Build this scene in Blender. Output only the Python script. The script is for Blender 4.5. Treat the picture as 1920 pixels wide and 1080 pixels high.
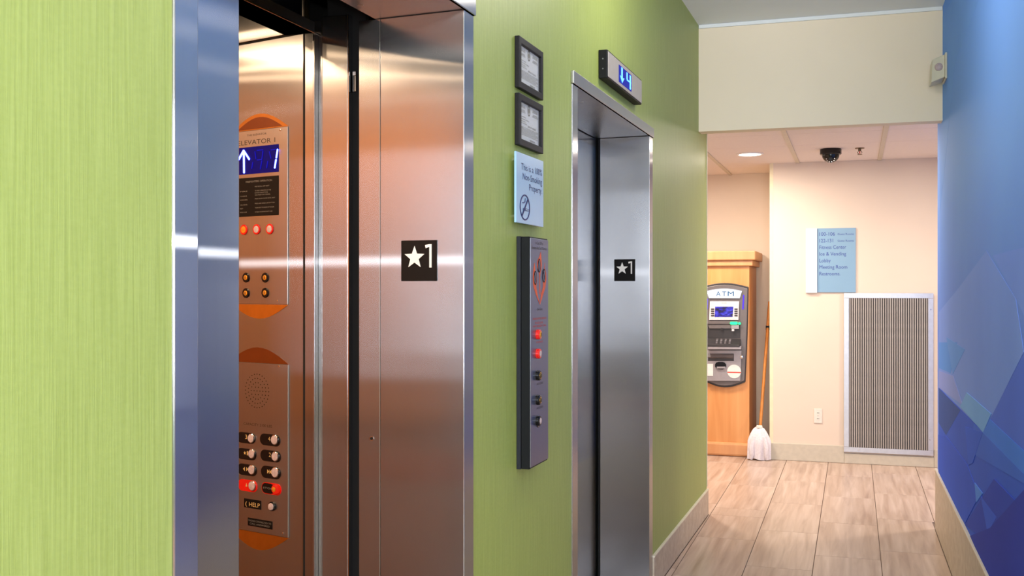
import bpy, bmesh, math, random
from mathutils import Vector
random.seed(7)
for o in list(bpy.data.objects): bpy.data.objects.remove(o)
scene = bpy.context.scene
COL = scene.collection
PI = math.pi

# ------------------------------------------------------------------ camera
F, TH, Y0, H = 1963.0, 0.3156, 537.7, 1.48        # focal length (px of 1920), yaw, horizon row, eye height
CT, ST = math.cos(TH), math.sin(TH)
cam = bpy.data.cameras.new('camera'); camo = bpy.data.objects.new('camera', cam); COL.objects.link(camo)
cam.sensor_width = 36; cam.lens = F * 36 / 1920; cam.shift_y = -(540 - Y0) / 1920
camo.location = (0, 0, H); camo.rotation_euler = (PI / 2, 0, TH)
cam.clip_start = .02
scene.camera = camo

# ------------------------------------------------------------------ world, exposure, main lights
w = bpy.data.worlds.new('world'); scene.world = w; w.use_nodes = True
w.node_tree.nodes['Background'].inputs[0].default_value = (.75, .86, 1, 1)
w.node_tree.nodes['Background'].inputs[1].default_value = 1.0
vs = scene.view_settings
vs.view_transform = 'Standard'; vs.look = 'None'; vs.gamma = 1; vs.use_curve_mapping = False
vs.exposure = 0.0
scene.cycles.sample_clamp_indirect = 1.2

def area(name, loc, rot, sx, sy, power, color=(1, 1, 1), spread=PI):
    l = bpy.data.lights.new(name, 'AREA'); l.shape = 'RECTANGLE'; l.size = sx; l.size_y = sy
    l.energy = power; l.color = color; l.spread = spread
    o = bpy.data.objects.new(name, l); COL.objects.link(o); o.location = loc; o.rotation_euler = rot
    return o
# daylight through the lobby's tall window behind the camera
area('lobby_daylight', (.7, -4.85, 1.7), (PI / 2, 0, 0), 3.2, 2.3, 440, (.84, .92, 1))
# unseen area lights added over the lobby to bring light from behind the camera
for i, (x, y) in enumerate([(.6, -2.4), (2.4, -2.4), (.6, -.2), (2.4, -.2)]):
    area('lobby_fill', (x, y, 3.07), (0, 0, 0), .55, .55, 20, (1, .95, .87))
for y in (1.8, 4.0):                                 # added point lights without fixtures, to lift the corridor ceiling and header
    pl_ = bpy.data.lights.new('corridor_fill', 'POINT'); pl_.energy = 14 if y < 3 else 23; pl_.shadow_soft_size = .14; pl_.color = (1, .92, .78)
    po_ = bpy.data.objects.new('corridor_fill', pl_); COL.objects.link(po_); po_.location = (-.32, y, 2.80)
# warm lamps of the cross hall behind the header
for (x, y, p) in [(-1.7, 8.3, 60), (1.9, 8.0, 60), (.0, 7.5, 24)]:
    area('hall_lamp', (x, y, 2.515), (0, 0, 0), .3, .3, p, (1, .89, .76))
# the photographer's small flash, just above the lens
fl = bpy.data.lights.new('camera_flash', 'POINT'); fl.energy = 36; fl.shadow_soft_size = .02; fl.color = (.92, .96, 1)
flo = bpy.data.objects.new('camera_flash', fl); COL.objects.link(flo); flo.location = (0, 0, H + .14)

# ------------------------------------------------------------------ pixel rays onto real planes of the place
def ray(px, py):
    u = (px - 960) / F; v = -(py - Y0) / F
    return (u * CT - ST, u * ST + CT, v)
def onz(px, py, z):
    d = ray(px, py); t = (z - H) / d[2]
    return d[0] * t, d[1] * t
class Frame:
    """A vertical plane: local x runs to the right as seen, local y goes into the surface, z is up."""
    def __init__(s, ox, oy, phi):
        s.o = (ox, oy); s.phi = phi; s.r = (math.cos(phi), math.sin(phi)); s.n = (math.sin(phi), -math.cos(phi))
    def hit(s, px, py, off=0.0):
        d = ray(px, py)
        ox, oy = s.o[0] + s.n[0] * off, s.o[1] + s.n[1] * off
        t = (ox * s.n[0] + oy * s.n[1]) / (d[0] * s.n[0] + d[1] * s.n[1])
        X, Y = d[0] * t, d[1] * t
        return ((X - ox) * s.r[0] + (Y - oy) * s.r[1], H + d[2] * t)
    def world(s, x, y, z):
        return Vector((s.o[0] + s.r[0] * x - s.n[0] * y, s.o[1] + s.r[1] * x - s.n[1] * y, z))
    def local(s, X, Y):
        dx, dy = X - s.o[0], Y - s.o[1]
        return (dx * s.r[0] + dy * s.r[1], -(dx * s.n[0] + dy * s.n[1]))
LF = Frame(-1.0109, 0, PI / 2 - math.atan(.0147))           # green wall
RF = Frame(.5258, 0, -PI / 2 + math.atan(.0057))            # blue wall
YB = 9.22
BF = Frame(0, YB, 0)                                        # end wall
KF = Frame(0, 9.29, 0)                                      # front of the wooden cabinet
CF = Frame(-1.509, 2.69, -math.radians(15))                 # panel wall inside the lift
W0 = Frame(0, 0, 0)
ZC, ZT, ZL, ZH, ZR = 3.10, 2.251, 2.205, 2.4416, 2.535      # ceiling, door frame top, opening top, header underside, rear ceiling

# ------------------------------------------------------------------ materials
def lin(c):
    return tuple(((v / 255) / 12.92 if v / 255 <= .04045 else ((v / 255 + .055) / 1.055) ** 2.4) for v in c) + (1,)
MATS = {}
def new_mat(name):
    m = bpy.data.materials.new(name); m.use_nodes = True
    nt = m.node_tree; b = nt.nodes['Principled BSDF']
    MATS[name] = m
    return m, nt, b
def plain(name, rgb, rough=.5, metal=0, emit=None, es=0, noise=.05, scale=30, bump=0, coat=0, spec=.5):
    m, nt, b = new_mat(name)
    b.inputs['Roughness'].default_value = rough; b.inputs['Metallic'].default_value = metal
    b.inputs['Coat Weight'].default_value = coat; b.inputs['Specular IOR Level'].default_value = spec
    tc = nt.nodes.new('ShaderNodeTexCoord'); n = nt.nodes.new('ShaderNodeTexNoise'); n.inputs['Scale'].default_value = scale
    n.inputs['Detail'].default_value = 4
    nt.links.new(tc.outputs['Object'], n.inputs['Vector'])
    r = nt.nodes.new('ShaderNodeValToRGB'); c = lin(rgb)
    r.color_ramp.elements[0].position = .3; r.color_ramp.elements[1].position = .7
    r.color_ramp.elements[0].color = tuple(v * (1 - noise) for v in c[:3]) + (1,)
    r.color_ramp.elements[1].color = tuple(min(1, v * (1 + noise)) for v in c[:3]) + (1,)
    nt.links.new(n.outputs['Fac'], r.inputs['Fac']); nt.links.new(r.outputs['Color'], b.inputs['Base Color'])
    if emit:
        b.inputs['Emission Color'].default_value = lin(emit); b.inputs['Emission Strength'].default_value = es
    if bump:
        bp = nt.nodes.new('ShaderNodeBump'); bp.inputs['Strength'].default_value = bump; bp.inputs['Distance'].default_value = .002
        nt.links.new(n.outputs['Fac'], bp.inputs['Height']); nt.links.new(bp.outputs['Normal'], b.inputs['Normal'])
    return m
def steel(name, rgb, rough=.2, aniso=.9, vary=.05, wide=.20, tan=(0, 0, 1)):
    m, nt, b = new_mat(name)
    b.inputs['Metallic'].default_value = 1; b.inputs['Anisotropic'].default_value = aniso; b.inputs['Anisotropic Rotation'].default_value = .25
    cx = nt.nodes.new('ShaderNodeCombineXYZ'); [setattr(cx.inputs[i], 'default_value', tan[i]) for i in range(3)]
    nt.links.new(cx.outputs[0], b.inputs['Tangent'])
    tc = nt.nodes.new('ShaderNodeTexCoord'); mp = nt.nodes.new('ShaderNodeMapping')
    mp.inputs['Scale'].default_value = (260, 260, 1.2)
    n = nt.nodes.new('ShaderNodeTexNoise'); n.inputs['Scale'].default_value = 1; n.inputs['Detail'].default_value = 3
    nt.links.new(tc.outputs['Object'], mp.inputs[0]); nt.links.new(mp.outputs[0], n.inputs['Vector'])
    r = nt.nodes.new('ShaderNodeValToRGB'); c = lin(rgb)
    r.color_ramp.elements[0].color = tuple(v * (1 - vary) for v in c[:3]) + (1,)
    r.color_ramp.elements[1].color = tuple(min(1, v * (1 + vary)) for v in c[:3]) + (1,)
    nt.links.new(n.outputs['Fac'], r.inputs['Fac']); nt.links.new(r.outputs['Color'], b.inputs['Base Color'])
    n2 = nt.nodes.new('ShaderNodeTexNoise'); n2.inputs['Scale'].default_value = 5; n2.inputs['Detail'].default_value = 3
    nt.links.new(tc.outputs['Object'], n2.inputs['Vector'])
    mr = nt.nodes.new('ShaderNodeMapRange'); mr.inputs['To Min'].default_value = rough * .8; mr.inputs['To Max'].default_value = rough * 1.25
    nt.links.new(n2.outputs['Fac'], mr.inputs['Value']); nt.links.new(mr.outputs[0], b.inputs['Roughness'])
    # long sideways glint of the vertical brushing
    g = nt.nodes.new('ShaderNodeBsdfAnisotropic'); g.distribution = 'BECKMANN'; g.inputs['Roughness'].default_value = .2515; g.inputs['Anisotropy'].default_value = .937
    nt.links.new(cx.outputs[0], g.inputs['Tangent']); nt.links.new(r.outputs['Color'], g.inputs['Color'])
    mx = nt.nodes.new('ShaderNodeMixShader'); mx.inputs[0].default_value = wide
    nt.links.new(b.outputs[0], mx.inputs[1]); nt.links.new(g.outputs[0], mx.inputs[2])
    nt.links.new(mx.outputs[0], nt.nodes['Material Output'].inputs['Surface'])
    return m
def emit(name, rgb, strength):
    m, nt, b = new_mat(name)
    b.inputs['Base Color'].default_value = tuple(v * .05 for v in lin(rgb)[:3]) + (1,); b.inputs['Emission Color'].default_value = lin(rgb)
    b.inputs['Emission Strength'].default_value = strength; b.inputs['Specular IOR Level'].default_value = .1
    return m

steel('steel', (182, 181, 184), .20)
steel('steel_soffit', (182, 181, 184), .25, tan=(0, 1, 0))
steel('steel_dark', (120, 122, 128), .3)
steel('steel_plate', (178, 172, 170), .34, .7)
steel('steel_call', (150, 152, 166), .3, .6, wide=.1)
plain('chrome', (225, 225, 228), .12, 1, noise=.02)
plain('steel_face', (186, 178, 174), .45, .4, noise=.03)
plain('duct', (64, 60, 58), .8)
plain('lens_brown', (112, 54, 18), .35, .4)
plain('lens_amber', (178, 108, 40), .35, .5)
plain('brass_dull', (120, 96, 70), .4, .7)
plain('brass', (228, 172, 84), .3, 1)
plain('amber', (215, 140, 40), .25, .2, noise=.2, scale=200)
plain('black', (10, 11, 16), .5, spec=.2)
plain('black_gloss', (12, 12, 15), .2, spec=.4)
plain('void', (4, 4, 5), .9)
plain('concrete', (40, 38, 36), .9)
plain('charcoal_frame', (20, 17, 23), .5, spec=.25)
plain('charcoal', (30, 32, 40), .5, spec=.25)
plain('plaque', (14, 10, 9), .55, spec=.15)
plain('white_print', (226, 220, 214), .5)
plain('grey_print', (120, 116, 112), .5)
plain('gold_print', (206, 170, 110), .5)
plain('dark_print', (58, 48, 44), .6)
plain('navy_print', (24, 28, 92), .5)
plain('indigo_print', (36, 50, 140), .5)
plain('red_print', (200, 70, 60), .5)
plain('flame_orange', (222, 92, 48), .5)
plain('paper', (216, 218, 224), .7, noise=.02)
plain('red_plastic', (214, 24, 18), .25, coat=.3)
plain('lens_grey', (186, 166, 168), .35, noise=.18, scale=160)
plain('pale_blue', (158, 200, 236), .2, coat=.4, noise=.015, scale=4)
plain('sign_blue', (126, 162, 190), .5, noise=.015, scale=4)
plain('sign_white', (248, 248, 250), .3)
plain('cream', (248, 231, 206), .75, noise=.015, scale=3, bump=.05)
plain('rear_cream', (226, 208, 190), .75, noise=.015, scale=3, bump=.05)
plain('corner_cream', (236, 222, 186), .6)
plain('ceiling_paint', (242, 244, 245), .8, noise=.01, scale=4)
plain('ceiling_board', (240, 230, 224), .85, noise=.02, scale=60, bump=.1)
plain('grid_metal', (206, 196, 176), .5)
plain('pvc_base', (200, 190, 172), .6)
plain('trim_cream', (224, 214, 196), .4)
plain('grout', (116, 98, 86), .9)
plain('plastic_white', (232, 226, 214), .4)
plain('alarm_cream', (206, 200, 182), .35)
plain('outlet_white', (232, 220, 208), .4)
plain('atm_grey', (100, 92, 92), .4, .1)
plain('atm_dark', (40, 37, 40), .45)
plain('atm_silver', (152, 146, 150), .35, .3)
plain('atm_light', (208, 200, 202), .4)
plain('frame_alu', (196, 196, 202), .38, .6)
plain('slat_alu', (172, 165, 160), .45, .15, noise=.06)
plain('mop_cotton', (226, 218, 222), .95, noise=.08, scale=60, bump=.4)
plain('handle_wood', (190, 120, 48), .45, noise=.15, scale=20)
plain('wood_laminate', (180, 122, 78), .4, noise=.12, scale=9)
plain('car_floor', (80, 62, 50), .7)
plain('sofa_teal', (90, 160, 160), .8)
plain('sofa_red', (170, 60, 52), .8)
plain('lobby_wall', (214, 200, 178), .8)
emit('lamp_glow', (255, 244, 226), 9)
emit('car_lamp', (255, 190, 110), 6)
emit('led_blue_bright', (66, 76, 255), 18)
emit('led_white_blue', (70, 130, 255), 5)
emit('led_blue_field', (6, 3, 130), .5)
emit('led_ghost', (24, 26, 225), .55)
emit('lantern_field', (24, 40, 190), .7)
emit('atm_sign_glow', (244, 247, 255), 1.15)
emit('atm_sign_print', (40, 120, 175), .7)
emit('atm_green', (40, 240, 130), 3.0)
emit('atm_violet', (96, 70, 235), 1.2)
emit('red_lit', (255, 40, 20), .7)

def glass_mat():
    m = bpy.data.materials.new('glass'); m.use_nodes = True; nt = m.node_tree; nt.nodes.clear(); MATS['glass'] = m
    o = nt.nodes.new('ShaderNodeOutputMaterial'); mx = nt.nodes.new('ShaderNodeMixShader'); tr = nt.nodes.new('ShaderNodeBsdfTransparent'); g = nt.nodes.new('ShaderNodeBsdfGlossy')
    g.inputs['Roughness'].default_value = .05; mx.inputs[0].default_value = .07
    nt.links.new(tr.outputs[0], mx.inputs[1]); nt.links.new(g.outputs[0], mx.inputs[2]); nt.links.new(mx.outputs[0], o.inputs[0])
glass_mat()
def screen_mat():
    m, nt, b = new_mat('atm_screen')
    tc = nt.nodes.new('ShaderNodeTexCoord'); mp = nt.nodes.new('ShaderNodeMapping')
    mp.inputs['Scale'].default_value = (14, 1, 40); mp.inputs['Rotation'].default_value = (0, .3, 0)
    n = nt.nodes.new('ShaderNodeTexNoise'); n.inputs['Scale'].default_value = 1; n.inputs['Distortion'].default_value = 1.2
    nt.links.new(tc.outputs['Object'], mp.inputs[0]); nt.links.new(mp.outputs[0], n.inputs['Vector'])
    r = nt.nodes.new('ShaderNodeValToRGB')
    r.color_ramp.elements[0].position = .36; r.color_ramp.elements[0].color = lin((16, 12, 70))
    r.color_ramp.elements[1].position = .7; r.color_ramp.elements[1].color = lin((90, 90, 255))
    e = r.color_ramp.elements.new(.5); e.color = lin((36, 28, 200))
    nt.links.new(n.outputs['Fac'], r.inputs['Fac']); nt.links.new(r.outputs['Color'], b.inputs['Emission Color'])
    b.inputs['Base Color'].default_value = (0, 0, 0, 1); b.inputs['Emission Strength'].default_value = .9
    b.inputs['Roughness'].default_value = .3
screen_mat()

def wallpaper():
    m, nt, b = new_mat('green_paper')
    tc = nt.nodes.new('ShaderNodeTexCoord')
    mp = nt.nodes.new('ShaderNodeMapping'); mp.inputs['Scale'].default_value = (170, 170, 5)
    n = nt.nodes.new('ShaderNodeTexNoise'); n.inputs['Scale'].default_value = 1; n.inputs['Detail'].default_value = 3
    nt.links.new(tc.outputs['Object'], mp.inputs[0]); nt.links.new(mp.outputs[0], n.inputs['Vector'])
    mp2 = nt.nodes.new('ShaderNodeMapping'); mp2.inputs['Scale'].default_value = (60, 60, 110)
    n2 = nt.nodes.new('ShaderNodeTexNoise'); n2.inputs['Scale'].default_value = 1; n2.inputs['Detail'].default_value = 2
    nt.links.new(tc.outputs['Object'], mp2.inputs[0]); nt.links.new(mp2.outputs[0], n2.inputs['Vector'])
    mx = nt.nodes.new('ShaderNodeMath'); mx.operation = 'MULTIPLY_ADD'; mx.inputs[1].default_value = .3
    nt.links.new(n2.outputs['Fac'], mx.inputs[0]); nt.links.new(n.outputs['Fac'], mx.inputs[2])
    r = nt.nodes.new('ShaderNodeValToRGB')
    r.color_ramp.elements[0].position = .45; r.color_ramp.elements[0].color = lin((148, 163, 83))
    r.color_ramp.elements[1].position = .85; r.color_ramp.elements[1].color = lin((162, 177, 97))
    nt.links.new(mx.outputs[0], r.inputs['Fac']); nt.links.new(r.outputs['Color'], b.inputs['Base Color'])
    bp = nt.nodes.new('ShaderNodeBump'); bp.inputs['Strength'].default_value = .35; bp.inputs['Distance'].default_value = .002
    nt.links.new(mx.outputs[0], bp.inputs['Height']); nt.links.new(bp.outputs['Normal'], b.inputs['Normal'])
    b.inputs['Roughness'].default_value = .48
wallpaper()

def stone(name, cols, rough=.32, along='y'):
    m, nt, b = new_mat(name)
    tc = nt.nodes.new('ShaderNodeTexCoord'); oi = nt.nodes.new('ShaderNodeObjectInfo')
    add = nt.nodes.new('ShaderNodeVectorMath'); add.operation = 'ADD'
    sc = nt.nodes.new('ShaderNodeVectorMath'); sc.operation = 'SCALE'; sc.inputs[3].default_value = 37
    cmb = nt.nodes.new('ShaderNodeCombineXYZ')
    for i in range(3): nt.links.new(oi.outputs['Random'], cmb.inputs[i])
    nt.links.new(cmb.outputs[0], sc.inputs[0]); nt.links.new(tc.outputs['Object'], add.inputs[0]); nt.links.new(sc.outputs[0], add.inputs[1])
    mp = nt.nodes.new('ShaderNodeMapping'); mp.inputs['Scale'].default_value = (26, 1.6, 26) if along == 'y' else (1.6, 26, 26)
    nt.links.new(add.outputs[0], mp.inputs[0])
    n = nt.nodes.new('ShaderNodeTexNoise'); n.inputs['Scale'].default_value = 1; n.inputs['Detail'].default_value = 5; n.inputs['Distortion'].default_value = .4
    nt.links.new(mp.outputs[0], n.inputs['Vector'])
    r = nt.nodes.new('ShaderNodeValToRGB')
    r.color_ramp.elements[0].position = .28; r.color_ramp.elements[0].color = lin(cols[0])
    r.color_ramp.elements[1].position = .72; r.color_ramp.elements[1].color = lin(cols[2])
    e = r.color_ramp.elements.new(.5); e.color = lin(cols[1])
    nt.links.new(n.outputs['Fac'], r.inputs['Fac'])
    hv = nt.nodes.new('ShaderNodeHueSaturation'); mr = nt.nodes.new('ShaderNodeMapRange')
    mr.inputs['To Min'].default_value = .93; mr.inputs['To Max'].default_value = 1.06
    nt.links.new(oi.outputs['Random'], mr.inputs['Value']); nt.links.new(mr.outputs[0], hv.inputs['Value'])
    nt.links.new(r.outputs['Color'], hv.inputs['Color']); nt.links.new(hv.outputs['Color'], b.inputs['Base Color'])
    b.inputs['Roughness'].default_value = rough
stone('tile_stone', [(160, 134, 118), (184, 160, 144), (202, 180, 166)])
stone('base_stone', [(176, 158, 140), (190, 174, 156), (202, 188, 172)], .4)

def wood(name, c0, c1, zs=1.2):
    m, nt, b = new_mat(name)
    tc = nt.nodes.new('ShaderNodeTexCoord'); mp = nt.nodes.new('ShaderNodeMapping'); mp.inputs['Scale'].default_value = (14, 14, zs)
    n = nt.nodes.new('ShaderNodeTexNoise'); n.inputs['Scale'].default_value = 1; n.inputs['Detail'].default_value = 5; n.inputs['Distortion'].default_value = .6
    nt.links.new(tc.outputs['Object'], mp.inputs[0]); nt.links.new(mp.outputs[0], n.inputs['Vector'])
    r = nt.nodes.new('ShaderNodeValToRGB')
    r.color_ramp.elements[0].position = .3; r.color_ramp.elements[0].color = lin(c0)
    r.color_ramp.elements[1].position = .7; r.color_ramp.elements[1].color = lin(c1)
    nt.links.new(n.outputs['Fac'], r.inputs['Fac']); nt.links.new(r.outputs['Color'], b.inputs['Base Color'])
    b.inputs['Roughness'].default_value = .38
wood('maple', (204, 134, 72), (220, 156, 96))
wood('maple_trim', (204, 142, 92), (216, 158, 108))

def mural_base():
    m, nt, b = new_mat('mural_base')
    tc = nt.nodes.new('ShaderNodeTexCoord'); sp = nt.nodes.new('ShaderNodeSeparateXYZ'); nt.links.new(tc.outputs['Object'], sp.inputs[0])
    n = nt.nodes.new('ShaderNodeTexNoise'); n.inputs['Scale'].default_value = 1.3
    nt.links.new(tc.outputs['Object'], n.inputs['Vector'])
    ma = nt.nodes.new('ShaderNodeMath'); ma.operation = 'MULTIPLY_ADD'; ma.inputs[1].default_value = .5
    nt.links.new(n.outputs['Fac'], ma.inputs[0]); nt.links.new(sp.outputs['Z'], ma.inputs[2])
    mr = nt.nodes.new('ShaderNodeMapRange'); mr.inputs['From Min'].default_value = 0; mr.inputs['From Max'].default_value = 3.3
    nt.links.new(ma.outputs[0], mr.inputs['Value'])
    r = nt.nodes.new('ShaderNodeValToRGB')
    r.color_ramp.elements[0].position = .25; r.color_ramp.elements[0].color = lin((133, 160, 251))
    r.color_ramp.elements[1].position = 1; r.color_ramp.elements[1].color = lin((107, 160, 254))
    e = r.color_ramp.elements.new(.45); e.color = lin((108, 143, 246))
    e = r.color_ramp.elements.new(.7); e.color = lin((121, 167, 254))
    nt.links.new(mr.outputs[0], r.inputs['Fac']); nt.links.new(r.outputs['Color'], b.inputs['Base Color'])
    b.inputs['Roughness'].default_value = .75; b.inputs['Specular IOR Level'].default_value = .15
mural_base()

# ------------------------------------------------------------------ mesh helpers
class MB:
    def __init__(s): s.v = []; s.f = []
    def add(s, vs, fs):
        k = len(s.v); s.v += [tuple(p) for p in vs]; s.f += [tuple(i + k for i in f) for f in fs]; return s
    def box(s, x0, x1, y0, y1, z0, z1):
        x0, x1 = min(x0, x1), max(x0, x1); y0, y1 = min(y0, y1), max(y0, y1); z0, z1 = min(z0, z1), max(z0, z1)
        return s.add([(x0, y0, z0), (x1, y0, z0), (x1, y1, z0), (x0, y1, z0), (x0, y0, z1), (x1, y0, z1), (x1, y1, z1), (x0, y1, z1)],
                     [(0, 3, 2, 1), (4, 5, 6, 7), (0, 1, 5, 4), (1, 2, 6, 5), (2, 3, 7, 6), (3, 0, 4, 7)])
    def plan(s, poly, z0, z1):            # polygon in x,y extruded in z
        n = len(poly)
        return s.add([(x, y, z0) for x, y in poly] + [(x, y, z1) for x, y in poly],
                     [tuple(range(n))[::-1], tuple(range(n, 2 * n))] + [(i, (i + 1) % n, n + (i + 1) % n, n + i) for i in range(n)])
    def slab(s, poly, y0, y1):            # polygon in x,z extruded in y (y0 is the visible side)
        n = len(poly)
        return s.add([(x, y0, z) for x, z in poly] + [(x, y1, z) for x, z in poly],
                     [tuple(range(n)), tuple(range(n, 2 * n))[::-1]] + [((i + 1) % n, i, n + i, n + (i + 1) % n) for i in range(n)])
    def ring(s, outer, inner, y0, y1):    # flat frame between two closed outlines of equal count
        n = len(outer)
        vs = [(x, y0, z) for x, z in outer] + [(x, y0, z) for x, z in inner] + [(x, y1, z) for x, z in outer] + [(x, y1, z) for x, z in inner]
        fs = []
        for i in range(n):
            j = (i + 1) % n
            fs += [(i, j, n + j, n + i), (2 * n + j, 2 * n + i, 3 * n + i, 3 * n + j), (j, i, 2 * n + i, 2 * n + j), (n + i, n + j, 3 * n + j, 3 * n + i)]
        return s.add(vs, fs)
    def lathe(s, prof, c=(0, 0, 0), axis='y', n=24, sx=1, sz=1):   # profile of (radius, height along axis)
        vs = []; fs = []
        for r, h in prof:
            for i in range(n):
                a = 2 * PI * i / n; p, q = r * math.cos(a) * sx, r * math.sin(a) * sz
                vs.append((c[0] + p, c[1] + h, c[2] + q) if axis == 'y' else (c[0] + p, c[1] + q, c[2] + h) if axis == 'z' else (c[0] + h, c[1] + p, c[2] + q))
        for k in range(len(prof) - 1):
            for i in range(n):
                j = (i + 1) % n; fs.append((k * n + i, k * n + j, (k + 1) * n + j, (k + 1) * n + i))
        fs.append(tuple(range(n))); fs.append(tuple(range((len(prof) - 1) * n, len(prof) * n)))
        return s.add(vs, fs)
    def tube(s, pts, r, n=8):
        pts = [Vector(p) for p in pts]; rs = r if isinstance(r, (list, tuple)) else [r] * len(pts)
        vs = []; fs = []
        for k, p in enumerate(pts):
            t = (pts[min(k + 1, len(pts) - 1)] - pts[max(k - 1, 0)]).normalized()
            a = t.cross(Vector((0, 0, 1)) if abs(t.z) < .9 else Vector((1, 0, 0))).normalized(); b = t.cross(a)
            for i in range(n):
                g = 2 * PI * i / n; vs.append(p + a * math.cos(g) * rs[k] + b * math.sin(g) * rs[k])
        for k in range(len(pts) - 1):
            for i in range(n):
                j = (i + 1) % n; fs.append((k * n + i, k * n + j, (k + 1) * n + j, (k + 1) * n + i))
        fs.append(tuple(range(n))); fs.append(tuple(range((len(pts) - 1) * n, len(pts) * n)))
        return s.add(vs, fs)
    def build(s, name, mat, parent=None, bevel=0, seg=2, smooth=False):
        me = bpy.data.meshes.new(name); me.from_pydata(s.v, [], s.f)
        bm = bmesh.new(); bm.from_mesh(me)
        bmesh.ops.recalc_face_normals(bm, faces=bm.faces)
        if bevel:
            es = [e for e in bm.edges if len(e.link_faces) == 2 and e.calc_face_angle(0) > .5]
            bmesh.ops.bevel(bm, geom=es, offset=bevel, segments=seg, affect='EDGES', profile=.5)
        bm.to_mesh(me); bm.free()
        if smooth:
            for p in me.polygons: p.use_smooth = True
            try: me.set_sharp_from_angle(angle=.6)
            except Exception: pass
        me.materials.append(MATS[mat])
        o = bpy.data.objects.new(name, me); COL.objects.link(o)
        if parent is not None: o.parent = parent.e if isinstance(parent, Thing) else parent
        return o
def tag(o, label=None, cat=None, group=None, kind=None):
    if label: o['label'] = label
    if cat: o['category'] = cat
    if group: o['group'] = group
    if kind: o['kind'] = kind
    return o
class Thing:
    """An Empty at (x, z) of a plane; its parts are modelled in the plane's own axes."""
    def __init__(s, name, label, cat, fr, x=0, z=0, y=0, group=None, kind=None):
        s.fr = fr; s.x = x; s.z = z; s.y = y
        s.e = bpy.data.objects.new(name, None); COL.objects.link(s.e); s.e.empty_display_size = .05
        s.e.location = fr.world(x, y, z); s.e.rotation_euler = (0, 0, fr.phi)
        tag(s.e, label, cat, group, kind)
    def P(s, px, py, off=0):
        a, b = s.fr.hit(px, py, off); return (a - s.x, b - s.z)
    def poly(s, pts, off=0): return [s.P(a, b, off) for a, b in pts]
    def loc(s, X, Y):                      # world X,Y -> local x,y
        a, b = s.fr.local(X, Y); return (a - s.x, b - s.y)
def at_pixel(name, label, cat, fr, px, py, off=0, group=None):
    x, z = fr.hit(px, py, off); return Thing(name, label, cat, fr, x, z, 0, group)
def circle(cx, cz, r, n=32, sx=1): return [(cx + r * sx * math.cos(2 * PI * i / n), cz + r * math.sin(2 * PI * i / n)) for i in range(n)]
def rect(x0, x1, z0, z1): return [(x0, z0), (x1, z0), (x1, z1), (x0, z1)]
def stadium(x0, x1, z0, z1, n=10):
    r = (z1 - z0) / 2; c = (z0 + z1) / 2; r = min(r, (x1 - x0) / 2)
    return [(x0 + r - r * math.sin(PI * i / n), c + r * math.cos(PI * i / n)) for i in range(n + 1)] + \
           [(x1 - r + r * math.sin(PI * i / n), c - r * math.cos(PI * i / n)) for i in range(n + 1)]
def star(cx, cz, R, r, sx=1):
    return [(cx + sx * (R if i % 2 == 0 else r) * math.sin(i * PI / 5), cz + (R if i % 2 == 0 else r) * math.cos(i * PI / 5)) for i in range(10)]
def arc(x0, z0, x1, z1, bulge, n=12):      # from (x0,z0) to (x1,z1), rising by bulge at the middle
    return [(x0 + (x1 - x0) * i / n, z0 + (z1 - z0) * i / n + bulge * math.sin(PI * i / n)) for i in range(n + 1)]

def lettering(text, parent, mat, x0, x1, zb, h, y, name='lettering', align='LEFT', space=1.0, bold=0):
    """Flat print: text fitted between x0 and x1 (x1 None = natural width), cap height h, base line zb, at depth y."""
    cu = bpy.data.curves.new('t', 'FONT'); cu.body = text; cu.size = 1; cu.space_character = space; cu.resolution_u = 3; cu.offset = bold
    o = bpy.data.objects.new('t', cu); COL.objects.link(o)
    dg = bpy.context.evaluated_depsgraph_get(); dg.update()
    me = bpy.data.meshes.new_from_object(o.evaluated_get(dg)); bpy.data.objects.remove(o)
    xs = [v.co.x for v in me.vertices]
    if not xs: return None
    a, b = min(xs), max(xs); k = h / .70
    kx = k if x1 is None else (x1 - x0) / (b - a)
    for v in me.vertices:
        v.co = Vector((x0 + (v.co.x - a) * kx, y, zb + v.co.y * k))
    me.materials.clear(); me.materials.append(MATS[mat])
    ob = bpy.data.objects.new(name, me); COL.objects.link(ob); ob.parent = parent.e if isinstance(parent, Thing) else parent
    return ob
def struct(mb, name, mat, parent=None, fr=None, bevel=0):
    o = mb.build(name, mat, parent, bevel)
    if parent is None:
        tag(o, kind='structure')
        if fr: o.location = fr.world(0, 0, 0); o.rotation_euler = (0, 0, fr.phi)
    return o

# ------------------------------------------------------------------ key positions along the green wall
E1 = [LF.hit(px, 500)[0] for px in (322, 367, 867, 885)]
E2 = [LF.hit(px, 500)[0] for px in (1071, 1081, 1216, 1222)]
S_END = LF.hit(1325, 500)[0]
WT = .25                                                     # wall thickness
# ------------------------------------------------------------------ setting
m = MB()
for a, b in ((-5.0, E1[0]), (E1[3], E2[0]), (E2[3], S_END)): m.box(a, b, 0, WT, 0, ZC)
for a, b in ((E1[0], E1[3]), (E2[0], E2[3])): m.box(a, b, 0, WT, ZT, ZC)
wl = struct(m, 'wall_left', 'green_paper', fr=LF); tag(wl, 'lime green ribbed wallpaper wall with two elevator openings')
m = MB().box(S_END, S_END + .006, -.004, WT, .18, ZC)
struct(m, 'trim_1', 'trim_cream', fr=LF); tag(bpy.data.objects['trim_1'], 'cream end trim of the green wall')
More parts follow.
